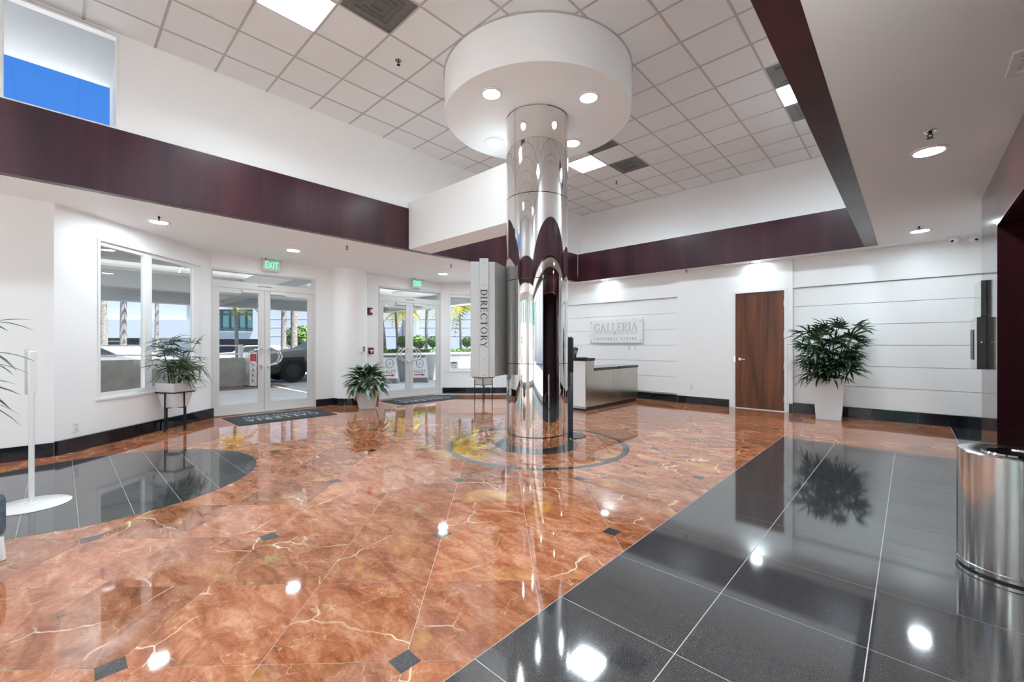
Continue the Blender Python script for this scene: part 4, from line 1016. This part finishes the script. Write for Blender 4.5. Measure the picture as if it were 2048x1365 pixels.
def lady_palm(t, base_z, canes, nleaf, height, spread, L_, wid, m, seed, leaflets=8, cspread=.12, lowest=.35, lim=None):
    rnd = random.Random(seed)
    meshes = []
    for k in range(4):
        mb = fan_leaf(leaflets - (k % 2), L_ * (1 + .12 * (k - 1.5)), wid, 170 + 14 * k, .35 + .1 * k, seed * 10 + k, m); mb.tube([(-.16 * L_ / .25, 0, -.02), (0, 0, 0)], .004, 5); meshes.append(mb.mesh('fan_leaf', m))
    tops = []
    for c in range(canes):
        a = 2 * math.pi * c / canes + rnd.uniform(-.4, .4); r0 = cspread * rnd.uniform(.2, 1); hh = height * rnd.uniform(.6, 1.0); lean = spread * rnd.uniform(.15, .45)
        p0 = Vector((r0 * math.cos(a), r0 * math.sin(a), base_z)); p2 = Vector(((r0 + lean) * math.cos(a), (r0 + lean) * math.sin(a), base_z + hh)); p1 = p0.lerp(p2, .5) - Vector((math.cos(a), math.sin(a), 0)) * lean * .15
        if lim:
            Wm = t.matrix_basis; n_ = Wm.to_3x3().transposed() @ Vector(lim[0]); dd = lim[1] - Vector(lim[0]).dot(Wm.translation) - .06
            over = n_.dot(p2) - dd
            if over > 0: p2 = p2 - n_ * over; p1 = p0.lerp(p2, .5)
        MB().tube([p0, p0.lerp(p1, .6), p1, p1.lerp(p2, .6), p2], [.011, .011, .010, .009, .007], 7).obj('cane', 'stem', t); tops.append((p0, p1, p2, a))
    for k in range(nleaf):
        p0, p1, p2, a = tops[k % canes]; u = lowest + (1 - lowest) * ((k // canes + rnd.random()) / max(1, nleaf / canes)); u = min(u, 1)
        p = p0.lerp(p1, u * 2) if u < .5 else p1.lerp(p2, u * 2 - 1)
        for _ in range(14):
            az = rnd.uniform(0, 2 * math.pi) if rnd.random() < .6 else a + rnd.uniform(-1.2, 1.2); el = R(rnd.uniform(-18, 40) + (25 if u > .85 else 0))
            if not lim: break
            ok = True
            for da in (-1.3, -.7, 0, .7, 1.3):
                rr2 = (L_ * (1.05 if da == 0 else .8) + .16 * L_ / .25 + spread * .1) * 1.05
                if n_.dot(p + Vector((math.cos(az + da) * math.cos(el), math.sin(az + da) * math.cos(el), 0)) * rr2) > dd: ok = False
            if ok: break
        if lim and not ok: continue
        off = Vector((math.cos(az) * math.cos(el), math.sin(az) * math.cos(el), math.sin(el))) * (.16 * L_ / .25 + spread * .18 * rnd.random())
        o = link('leaf', meshes[rnd.randrange(4)], t); o.matrix_local = Matrix.Translation(p + off) @ orient(az, el, rnd.uniform(-.5, .5)) @ Matrix.Scale(rnd.uniform(.8, 1.15), 4)
def square_pot(t, b, top, z0, z1, m='planter', rim=.02, bulge=0.0):
    ps_ = [(z0, b), (z0 + (z1 - z0) * .55, b + (top - b) * (.55 + bulge)), (z1, top)]
    mb = MB()
    rings = [[(s_ * k, q * k, z) for s_, q in ((-1, -1), (1, -1), (1, 1), (-1, 1))] for z, k in ps_] + [[(s_ * (top - rim), q * (top - rim), z) for s_, q in ((-1, -1), (1, -1), (1, 1), (-1, 1))] for z in (z1, z1 - .05)]
    vs = [v for r_ in rings for v in r_]; fs = [(3, 2, 1, 0)]
    for i in range(len(rings) - 1):
        for j in range(4): fs.append((i * 4 + j, i * 4 + (j + 1) % 4, i * 4 + 4 + (j + 1) % 4, i * 4 + 4 + j))
    mb.add(vs, fs); mb.obj('planter', m, t, bevel=.006)
    k = top - rim; MB().box((-k, -k, z1 - .08), (k, k, z1 - .045)).obj('soil', 'soil', t)
# tall palm by the panelled wall
rp = pd(1660, 7.86); rp.x = -1.08; rp.y = 9.66
t = thing('potted_palm', 'bushy lady palm in a tall white square planter by the panelled wall', 'potted plant', (rp.x, rp.y - .02, 0), R(4))
square_pot(t, .185, .235, 0.0, .76)
lady_palm(t, .70, 10, 150, .92, .66, .27, .032, 'leaf', 11, 8, .13, .12, ((0, 1, 0), 10.04))
# palm on the metal stand by the large window
sp_ = pd(351, 6.72)
SR = YAW + R(38.5 + 45 - 5)
t = thing('plant_stand', 'black metal plant stand by the large window', 'plant stand', (sp_.x, sp_.y, 0), SR)
q = .168
for x, y in ((q, 0), (-q, 0), (0, q), (0, -q)): MB().box((x - .008, y - .008, 0), (x + .008, y + .008, .60)).obj('leg', 'dark_metal', t)
f = MB()
for s_ in (-1, 1): f.box((-q - .01, s_ * q - .010, .60), (q + .01, s_ * q + .010, .617)); f.box((s_ * q - .010, -q + .01, .60), (s_ * q + .010, q - .01, .617))
f.obj('top_ring', 'dark_metal', t)
MB().box((-q, -.006, .362), (q, .006, .374)).box((-.006, -q, .362), (.006, q, .374)).obj('cross_bar', 'dark_metal', t)
t = thing('potted_palm', 'thin-leaved palm in a white tapered planter before the large window', 'potted plant', (sp_.x, sp_.y, .3745), SR)
square_pot(t, .118, .185, 0.0, .385); q = .155
lady_palm(t, .33, 6, 46, .60, .42, .24, .020, 'leaf2', 5, 7, .10, .15, ((-q2, -q2, 0), 7.62 * q2))
for k in range(14):
    wz = R(-176 + (k * 37 % 60) - 20); ml_ = fan_leaf(6, .26, .020, 120, .45, 300 + k, 'leaf2').tube([(-.17, 0, -.02), (0, 0, 0)], .004, 5).mesh('fan_leaf', 'leaf2')
    o = link('leaf', ml_, t); dv = -FW * (.12 + .16 * ((k * 7) % 5) / 5) + RT * (-.02 + .05 * ((k * 3) % 4 - 1.5)); az = YAW + R(-90) + R(-20 + (k * 29) % 44)
    o.matrix_local = t.matrix_basis.inverted() @ Matrix.Translation(t.matrix_basis.translation + dv + Vector((0, 0, .48 + .045 * ((k * 5) % 14)))) @ orient(az, R(-10 + (k * 17) % 45), .2)
# palm at the left edge, mostly outside the picture
lp = pd(-215, 3.0)
t = thing('potted_palm', 'palm with narrow drooping fronds reaching in at the left edge', 'potted plant', (lp.x, lp.y, 0), R(10))
square_pot(t, .15, .19, 0, .60)
lady_palm(t, .55, 5, 26, .85, .26, .34, .020, 'leaf', 21, 7, .08, .5)
ml = [fan_leaf(n_, .34, .017, 60, .42, 90 + n_, 'leaf').tube([(-.3, 0, -.03), (0, 0, 0)], .004, 5).mesh('fan_leaf', 'leaf') for n_ in (4, 3, 3)]
for k, (px, D, z, az, el, rl) in enumerate(((-40, 3.05, 1.50, -8, 8, .3), (-22, 3.05, 1.30, -14, -12, .2), (-35, 3.1, 1.22, -6, -4, -.2))):
    w_ = pd(px, D, z); o = link('leaf', ml[k], t); o.matrix_local = t.matrix_basis.inverted() @ Matrix.Translation(w_) @ orient(YAW + R(az), R(el), rl)
# broad-leaved pot by the pilaster
ap = pd(734, 9.10)
t = thing('potted_evergreen', 'variegated broad-leaved plant in a round white pot by the pilaster', 'potted plant', (ap.x, ap.y, 0))
MB().lathe([(0, 0), (.155, 0), (.17, .02), (.235, .33), (.25, .36), (.235, .365), (.22, .33), (0, .31)], n=40).obj('pot', 'planter', t)
MB().disc((0, 0), .225, .335, 32, True).obj('soil', 'soil', t)
def broad(L_, W_, droop):
    mb = MB(); vs = []; n = 7
    for i in range(n + 1):
        u = i / n; w = W_ * (math.sin(math.pi * min(1, u * .93 + .05)) ** .8) * (1 - .25 * u); p = Vector((L_ * u, 0, .25 * L_ * u - droop * L_ * u * u))
        vs += [p + Vector((0, -w / 2, .10 * w)), p, p + Vector((0, w / 2, .10 * w))]
    fs = []
    for i in range(n): b = i * 3; fs += [(b, b + 1, b + 4, b + 3), (b + 1, b + 2, b + 5, b + 4)]
    mb.add(vs, fs, True); mb.tube([(-.18, 0, -.07), (-.05, 0, -.012), (0, 0, 0)], .005, 5); return mb
bm_ = [broad(.27, .155, .55).mesh('broad_leaf', 'aglao'), broad(.30, .165, .85).mesh('broad_leaf', 'aglao'), broad(.24, .145, .4).mesh('broad_leaf', 'aglao')]
by_ = broad(.22, .08, .8).mesh('broad_leaf', 'yleaf'); rnd = random.Random(3)
for k in range(104):
    az = k * 2.399 + rnd.uniform(-.3, .3); u = (k / 104) ** .8; el = R(-38 + 95 * u + rnd.uniform(-14, 14)); rad = (.16 + .10 * (1 - u)) * rnd.uniform(.55, 1.1)
    z = .42 + .34 * u + rnd.uniform(-.03, .03); o = link('leaf', bm_[k % 3], t)
    o.matrix_local = Matrix.Translation((rad * math.cos(az), rad * math.sin(az), z)) @ orient(az, el, rnd.uniform(-.4, .4))
for az in (YAW + R(-35), YAW + R(-130)): o = link('leaf', by_, t); o.matrix_local = Matrix.Translation((.2 * math.cos(az), .2 * math.sin(az), .42)) @ orient(az, R(-40)); o['label'] = 'yellowed leaf'
# small stand and planter glimpsed under the directory
hp_ = pd(967, 10.6)
t = thing('plant_stand', 'black metal plant stand half hidden under the directory cabinet', 'plant stand', (hp_.x, hp_.y, 0), YAW + R(45))
for sx in (-1, 1):
    for sy in (-1, 1): MB().box((sx * q - .008, sy * q - .008, 0), (sx * q + .008, sy * q + .008, .55)).obj('leg', 'dark_metal', t)
for z, k in ((.36, q), (.54, .2)):
    f = MB()
    for s_ in (-1, 1): f.box((-k, s_ * k - .007, z), (k, s_ * k + .007, z + .012)); f.box((s_ * k - .007, -k, z), (s_ * k + .007, k, z + .012))
    f.obj('ring', 'dark_metal', t)
t = thing('potted_palm', 'white planter with a pink bloom half hidden behind the directory', 'potted plant', (hp_.x, hp_.y, .3725), YAW + R(45))
square_pot(t, .137, .20, 0, .36); lady_palm(t, .31, 4, 18, .5, .3, .2, .02, 'leaf2', 31, 7, .08, .3)
for k in range(5): MB().sphere((.13 + .03 * math.cos(k * 1.3), -.13 + .03 * math.sin(k * 1.3), .40), .03, 8, 6, (1, 1, .8)).obj('petal', 'bloom', t)

# ================================================================== OUTSIDE
ground = struct('ground', 'pale driveway outside the glass doors')
MB().box((-17.2, -25, -.3), (-9.62, 40, -.02)).obj('driveway', 'drive', ground)
MB().box((-9.62, -45, -.3), (40, -4.7, -.03)).box((.83, -4.7, -.3), (40, 2.05, -.03)).obj('plaza', 'plaza', ground)  # unseen paving, made pale to bounce sun in through the added glazing
MB().box((-16.45, -8, -.02), (-15.0, 5.2, -.012)).obj('paver_strip', 'strip', ground); MB().box((-120, -60, -.5), (-17.2, 90, -.06)).obj('road', 'road', ground)
cn = struct('canopy', 'white entrance canopy with grey beams outside the doors')
MB().box((-19.8, -12, 3.30), (-14.3, 10.6, 3.45)).box((-14.3, -12, 3.30), (-9.9, -5.8, 3.45)).box((-14.3, 8.6, 3.30), (-9.9, 10.6, 3.45)).box((-10.25, -5.8, 3.30), (-9.9, 8.6, 3.45)).obj('canopy_slab', 'canopy', cn)
for k in range(9): MB().box((-14.3, -5.8 + 1.6 * k + .02, 3.36), (-10.25, -5.8 + 1.6 * (k + 1) - .02, 3.375)).obj('skylight_panel', 'opal', cn)
for x0, x1 in ((-19.9, -19.3), (-15.4, -14.9), (-10.3, -9.95)): MB().box((x0, -12, 2.86), (x1, 10.6, 3.30)).obj('beam', 'canopy_beam', cn)
for y0, y1 in ((10.1, 10.6), (3.7, 4.2), (-5, -4.5)): MB().box((-19.3, y0, 2.865), (-9.95, y1, 3.30)).obj('beam', 'canopy_beam', cn)
MB().box((-19.9, 10.2, 3.30), (-9.95, 10.6, 3.85)).box((-19.9, -12, 3.45), (-19.5, 10.6, 3.85)).obj('fascia', 'canopy', cn)
# planter walls
t = thing('planter_wall', 'grey concrete planter wall beyond the right glass doors', 'wall', (-13.95, 11, 0))
MB().box((-.22, -4.6, -.02), (.12, 6, .98)).obj('wall_body', 'concrete_shade', t); MB().box((-.26, -4.64, .98), (.16, 6.04, 1.05)).obj('coping', 'canopy', t)
t = thing('parapet_wall', 'low grey concrete wall beyond the left glass doors', 'wall', (-16.6, -3, 0))
MB().box((-.25, -9, -.02), (.1, 7.75, .91)).obj('wall_body', 'concrete', t)
t = thing('guard_rail', 'white two-bar rail on the low wall beyond the left doors', 'railing', (-16.6, 3, .91))
for z in (.12, .40): MB().box((-.03, -11, z), (.03, 1.2, z + .045)).obj('rail', 'white_gloss', t)
for y in (-9, -6, -3, 0): MB().box((-.025, y, 0), (.025, y + .05, .4)).obj('post', 'white_gloss', t)
MB().box((-.05, 1.15, -.05), (.05, 1.27, .46)).obj('end_post', 'white_gloss', t)

# valet A-frame signs
def aframe(loc, rz, sc, label, group='valet signs'):
    t = thing('valet_sign', label, 'sign', loc, rz, group); t.scale = (sc, sc, sc)
    lean = R(12)
    for s_ in (1, -1):
        mt = Matrix.Translation((s_ * .22, 0, 0)) @ (Matrix.Rotation(-lean * s_, 4, 'Y'))
        brd = MB().prism([(-.31, 0), (.31, 0), (.21, .96), (-.21, .96)], -.012, .012, mt @ basis((0, 0, 0), (0, 1, 0), (0, 0, 1))).obj('board', 'signface', t)
        if s_ == 1:
            B = mt @ basis((.014, 0, 0), (0, 1, 0), (0, 0, 1))
            put(sans('VALET', .155), B @ Matrix.Translation((0, .42, 0)), 'lettering', 'signtext', t)
            MB().prism([(-.2, .285), (.08, .285), (.08, .25), (.2, .305), (.08, .36), (.08, .325), (-.2, .325)], 0, .004, B).obj('arrow', 'signred', t)
            MB().prism([(-.305, .02), (.305, .02), (.285, .2), (-.285, .2)], 0, .003, B).obj('grey_band', 'signgrey', t)
            ring = MB().tube([B @ Vector((.125 * math.cos(2 * math.pi * i / 24), .72 + .16 * math.sin(2 * math.pi * i / 24), .003)) for i in range(24)], .010, 6, closed=True); ring.obj('logo_ring', 'signgrey', t)
            MB().tube([B @ Vector(p) for p in ((-.05, .64, .004), (.02, .80, .004), (.045, .66, .004), (-.02, .72, .004), (.05, .73, .004))], .006, 6).obj('logo_monogram', 'signgrey', t)
    MB().box((-.05, -.19, .915), (.05, .19, .985)).obj('hinge_cap', 'signgrey', t)
aframe((*pd(780, 15.05)[:2], -.02), R(-40), 1.02, 'white VALET board with red arrow in the left pane of the right doors')
aframe((*pd(840, 15.45)[:2], -.02), R(-40), 1.0, 'white VALET board in the right pane of the right doors')
aframe((*pd(905, 14.6)[:2], -.02), R(-40), .80, 'smaller white valet board seen through the window by the directory')
pk = pd(508, 14.0)
t = thing('park_sign', 'upright white PARK board standing beside the angular pickup', 'sign', (pk.x, pk.y, -.02), R(-42))
MB().box((-.02, -.125, .03), (.02, .095, 1.12)).obj('board', 'signface', t); MB().box((-.02, .095, .03), (.022, .14, 1.12)).obj('side_stripe', 'signred', t); MB().box((-.2, -.22, 0), (.2, .22, .03)).obj('foot', 'black', t)
for k, c in enumerate('PARK'): put(sans(c, .19), basis((.023, -.015, .70 - .17 * k), (0, 1, 0), (0, 0, 1)), 'letter', 'signgrey', t)
MB().box((.02, -.11, .83), (.023, .08, 1.08)).obj('red_panel', 'signred', t)

# angular pickup
dirn = (RT * math.cos(R(44)) + FW * math.sin(R(44))); tw = pd(587, 15.4)
t = thing('pickup_truck', 'angular unpainted steel pickup outside the left glass doors', 'truck', (tw.x, tw.y, -.02), math.atan2(dirn.y, dirn.x))
prof = [(-.92, .48), (-.92, .92), (-.80, 1.05), (.55, 1.24), (1.45, 1.74), (3.45, 1.22), (3.5, .55)]
pf = [(x, z) for x, z in prof]
mt = basis((0, .06, 0), (1, 0, 0), (0, 0, 1))
MB().prism(pf, .0, 1.9, Matrix(((1, 0, 0, 0), (0, 0, 1, .06), (0, 1, 0, 0), (0, 0, 0, 1)))).obj('truck_body', 'truck', t)
def arch(cx): return [(cx - .62, .42), (cx - .36, .93), (cx + .36, .93), (cx + .62, .42), (cx + .5, .40), (cx + .30, .82), (cx - .30, .82), (cx - .5, .40)]
SW = Matrix(((1, 0, 0, 0), (0, 0, 1, 0), (0, 1, 0, 0), (0, 0, 0, 1)))
for cx in (0, 2.6):
    a_ = arch(cx); am = MB()
    for i in range(3): am.prism([a_[i], a_[i + 1], a_[6 - i], a_[7 - i]], .02, .10, SW)
    am.prism([(cx - .5, .40), (cx - .30, .82), (cx + .30, .82), (cx + .5, .40)], .045, .10, SW); am.obj('wheel_arch', 'clad', t)
    for y in (.0, 1.72):
        wh = MB().lathe([(0, 0), (.25, 0), (.30, .03), (.42, .03), (.44, .07), (.44, .24), (.42, .28), (0, .28)], n=36, mtx=Matrix.Translation((cx, y, .44)) @ Matrix.Rotation(R(-90), 4, 'X')); wo = wh.obj('wheel', 'tyre', t)
        hcm = MB().prism([(.26 * math.cos(R(60 * k)), .26 * math.sin(R(60 * k))) for k in range(6)], -.012, 0.0, Matrix.Translation((cx, y, .44)) @ Matrix.Rotation(R(-90), 4, 'X')); hcm.obj('wheel_cover', 'clad', wo)
MB().prism([(-.94, .36), (-.94, .66), (-.55, .66), (-.5, .36)], .03, 1.95, SW).obj('front_bumper', 'clad', t); MB().prism([(.5, .36), (.5, .50), (2.1, .50), (2.1, .36)], .02, 1.95, SW).obj('sill', 'clad', t)
MB().prism([(.68, 1.27), (1.43, 1.67), (2.4, 1.45), (2.4, 1.27)], .045, .06, SW).obj('side_window', 'carglass', t); MB().box((-.93, .1, .93), (-.91, 1.9, .96)).obj('light_bar', 'white_gloss', t)

# white cars
def car(loc, rz, label):
    t = thing('car', label, 'car', loc, rz, 'parked white cars')
    side = [(-2.3, .30), (-2.35, .70), (-2.2, .92), (-1.5, .98), (-.75, 1.38), (.55, 1.42), (1.45, 1.02), (2.25, .86), (2.35, .55), (2.3, .30)]
    MB().prism(side, -.88, .88, SW).obj('car_body', 'carwhite', t, bevel=.05)
    gw = [(-1.30, 1.0), (-.70, 1.32), (.50, 1.36), (1.22, 1.03)]
    for s_ in (-1, 1): MB().prism(gw, s_ * .885, s_ * .895, SW).obj('side_window', 'carglass', t)
    for x in (-1.4, 1.4):
        for s_ in (-1, 1): MB().lathe([(0, -.1), (.2, -.1), (.32, -.09), (.33, .09), (0, .1)], n=24, mtx=Matrix.Translation((x, s_ * .80, .33)) @ Matrix.Rotation(R(90), 4, 'X')).obj('wheel', 'tyre', t)
    return t
car((*pd(208, 17.0)[:2], -.06), YAW + R(4), 'white parked car with dark windows outside the large window')
cb = [o for o in C.objects if o.name == 'car'][0]
copy_tree(cb, (*pd(528, 27)[:2], -.06), YAW + R(10), 'white parked car behind the rail, seen through the left doors')

# palms
def frond_mesh(L_, wid, droop, m, seed):
    rnd = random.Random(seed); mb = MB(); n = 16; pts = [Vector((L_ * u, 0, .45 * L_ * u - droop * L_ * u * u)) for u in [i / n for i in range(n + 1)]]
    mb.tube(pts, .012, 4)
    for i in range(2, n + 1):
        for s_ in (-1, 1):
            b = pts[i]; ln = wid * math.sin(math.pi * (.15 + .8 * i / n)) * rnd.uniform(.8, 1.1); tip = b + Vector((.45 * ln, s_ * ln, -.35 * ln)); w = Vector((.055, 0, 0))
            mb.add([b - w, b + w, tip], [(0, 1, 2)])
    return mb.mesh('frond', m)
FM = {('frond', k): frond_mesh(1.7, .62, .75 + .2 * k, 'frond', k) for k in range(2)}
FM.update({('frondg', k): frond_mesh(2.4, .6, .7 + .2 * k, 'frondg', 9 + k) for k in range(2)})
def palm(px, D, hgt, r_, label, lean=(0, 0), m='frondg', group='palms outside', nf=15):
    p = pd(px, D); t = thing('palm_tree', label, 'palm tree', (p.x, p.y, -.06), random.uniform(0, 6), group)
    mt_ = Matrix.Rotation(-t.rotation_euler.z, 3, 'Z'); le = mt_ @ (RT * lean[0] + FW * lean[1])
    pts = [Vector((le.x * u * u, le.y * u * u, hgt * u)) for u in [0, .15, .3, .5, .7, .85, 1]]
    MB().tube(pts, [r_ * 1.35, r_ * 1.1, r_, r_, r_ * .95, r_ * .9, r_ * .8], 12).obj('trunk', 'trunk', t)
    MB().tube([pts[-1], pts[-1] + Vector((0, 0, .5))], [r_ * .9, r_ * .4], 10).obj('crown_shaft', m, t)
    for k in range(nf):
        o = link('frond', FM[(m, k % 2)], t); o.matrix_local = Matrix.Translation(pts[-1] + Vector((0, 0, .4))) @ orient(2.4 * k, R(-25 + 80 * k / nf)) @ Matrix.Scale(1 if m == 'frondg' else .8, 4)
palm(209, 21, 8.5, .13, 'palm trunk at the left of the large window view', (-.3, 0)); palm(246, 22.5, 8.0, .14, 'palm trunk second from left in the large window', (.15, 0)); palm(313, 24, 8.0, .09, 'slim palm trunk in the right pane of the large window', (.1, 0))
palm(475, 22, 3.3, .085, 'short palm with yellow crown before the teal windows', (-.15, 0), 'frond'); palm(567, 22, 8.2, .12, 'left palm trunk of the pair behind the pickup', (.1, 0)); palm(588, 22.6, 8.0, .16, 'right palm trunk of the pair behind the pickup', (0, 0))
palm(796, 20, 3.0, .06, 'yellow-green palm left of centre in the right doors', (-.12, 0), 'frond'); palm(806, 25, 3.0, .05, 'farther yellow palm behind the topiaries in the right doors', (0, 0), 'frond'); palm(772, 19, 3.6, .07, 'palm with a leaning trunk at the left of the right doors', (-.35, 0), 'frond')
palm(852, 20, 4.1, .07, 'palm in the right-hand pane of the right doors', (.08, 0), 'frond'); palm(922, 19.5, 2.8, .055, 'yellow-green palm in the window by the directory', (-.05, 0), 'frond'); palm(945, 21, 3.3, .06, 'palm beside the directory edge in the far window', (0, 0), 'frondg')
def foliage(t, c, r_, n, m, sc=(1, 1, 1), seed=0, leaf=.07):
    rnd = random.Random(seed); mb = MB()
    for k in range(n):
        d = Vector((rnd.gauss(0, 1), rnd.gauss(0, 1), rnd.gauss(0, 1))).normalized(); rad = r_ * rnd.uniform(.72, 1.04)
        p = Vector(c) + Vector((d.x * sc[0], d.y * sc[1], d.z * sc[2])) * rad
        a = d.orthogonal().normalized(); a.rotate(Matrix.Rotation(rnd.uniform(0, 6.28), 3, d)); b = d.cross(a); a = (a + d * rnd.uniform(-.6, .6)) * leaf; b = b * leaf * .6
        mb.add([p - a, p - b, p + a, p + b], [(0, 1, 2, 3)])
    o = mb.obj('foliage', m, t); o['kind'] = 'stuff'; return o
for k, (px, D, r_, lab) in enumerate(((805, 16.6, .24, 'clipped ball topiary in the left pane of the right doors'), (838, 16.6, .31, 'larger dark ball topiary beside the right doors centre stile'), (866, 17.0, .24, 'clipped ball topiary at the right of the right doors'), (934, 16.2, .25, 'clipped ball topiary in the window by the directory'))):
    D = -15.6 / (FW.x + RT.x * (px - 1024) / FPX); p = pd(px, D); zc = 1.35 + (690.7 - 684) / FPX * D
    t = thing('topiary', lab, 'topiary', (p.x, p.y, 0), 0, 'ball topiaries'); MB().tube([(0, 0, .2), (0, 0, zc)], .03, 8).obj('trunk', 'trunk', t); foliage(t, (0, 0, zc), r_, 700, 'bush', seed=k, leaf=.055); MB().sphere((0, 0, zc), r_ * .75, 14, 10).obj('crown_core', 'bush', t)
t = thing('hedge', 'low clipped hedge along the top of the planter wall', 'hedge', (-14.6, 11.5, .4))
MB().box((-.3, -4.6, -.4), (.3, 6, .68)).obj('hedge_core', 'bush', t); rnd = random.Random(8); mb = MB()
for k in range(3500):
    p = Vector((rnd.uniform(-.34, .34), rnd.uniform(-4.6, 6), rnd.uniform(.60, .76))); a = Vector((rnd.uniform(-1, 1), rnd.uniform(-1, 1), rnd.uniform(-1, 1))) * .06; b = a.orthogonal() * .6
    mb.add([p - a, p - b, p + a, p + b], [(0, 1, 2, 3)])
o = mb.obj('foliage', 'bush', t); o['kind'] = 'stuff'
p = pd(607, 24); t = thing('shrub', 'round green shrub above the pickup bonnet', 'shrub', (p.x, p.y, 0))
MB().tube([(0, 0, 0), (0, 0, 1.6)], .06, 8).obj('trunk', 'trunk', t); foliage(t, (0, 0, 1.75), .95, 1600, 'bush', (1.3, 1.1, .72), 12, .10); MB().sphere((0, 0, 1.75), .7, 14, 10, (1.3, 1.1, .7)).obj('crown_core', 'bush', t)

# building across the road (local x to the picture's right, y away)
fc = FW * 40
bl = thing('office_building', 'long pale building with teal windows across the road', 'building', (fc.x, fc.y, 0), YAW)
lx = lambda px: (px - 1024) / FPX * 40.0
lz = lambda y: H + (690.7 - y) / FPX * 40.0
MB().box((lx(-900), .6, -1), (lx(1500), 12, 13)).obj('main_block', 'facade', bl)
MB().box((lx(-900), -.4, lz(676.5)), (lx(395), .6, lz(640))).obj('spandrel_band', 'facade', bl)
MB().box((lx(395), 0, lz(678.5)), (lx(530), .6, lz(664))).box((lx(395), 0, lz(619)), (lx(1500), .6, 13)).box((lx(505.5), 0, lz(664)), (lx(530), .6, lz(619))).box((lx(530), 0, -1), (lx(1500), .6, lz(619))).obj('wall', 'facade', bl)
MB().box((lx(395), -.12, lz(664.8)), (lx(504.5), 0, lz(663.2))).obj('window_ledge', 'facade', bl)
MB().box((lx(-300), .45, -1), (lx(530), .59, lz(677))).obj('garage_opening', 'dark_in', bl)
MB().box((lx(275), .2, -1), (lx(395), .44, lz(677))).obj('garage_pier', 'facade', bl)
MB().box((lx(-300), .3, lz(684)), (lx(236), .42, lz(681.8))).obj('garage_rail', 'ylw', bl)
for a, b in ((398, 437.5), (437.5, 455), (455, 472), (472, 487.5), (487.5, 504)):
    wn_ = MB().box((lx(a), .40, lz(662.5)), (lx(b), .44, lz(620.6))).obj('window', 'teal', bl)
    f = MB(); k = .07
    for x in (lx(a), lx(b)): f.box((x - k, .30, lz(662.5)), (x + k, .42, lz(620.6)))
    for y in (662.5, 657.5, 629, 620.6): f.box((lx(a), .30, lz(y) - k), (lx(b), .42, lz(y) + k))
    f.obj('mullion', 'mull', wn_)
for y in (655, 672, 638): MB().box((lx(530), -.014, lz(y) - .04), (lx(1500), 0, lz(y) + .05)).obj('ledge', 'facade', bl)
MB().box((lx(818), -.5, -1), (lx(836), 0, lz(612))).obj('buttress', 'facade', bl)

t = thing('backdrop_building', 'unseen pale building added behind the camera to whiten reflections', 'building', (6, -22, 0))  # added out of view, replaces blue sky in reflections and bounces light
MB().box((-26, -3, 0), (9, 0, 9)).box((9, -3, 0), (12, 30, 9)).obj('wall', 'facade2', t)
for k in range(8): MB().box((-24 + 4 * k, -.02, 3), (-21.5 + 4 * k, .03, 5)).obj('window', 'teal', t)
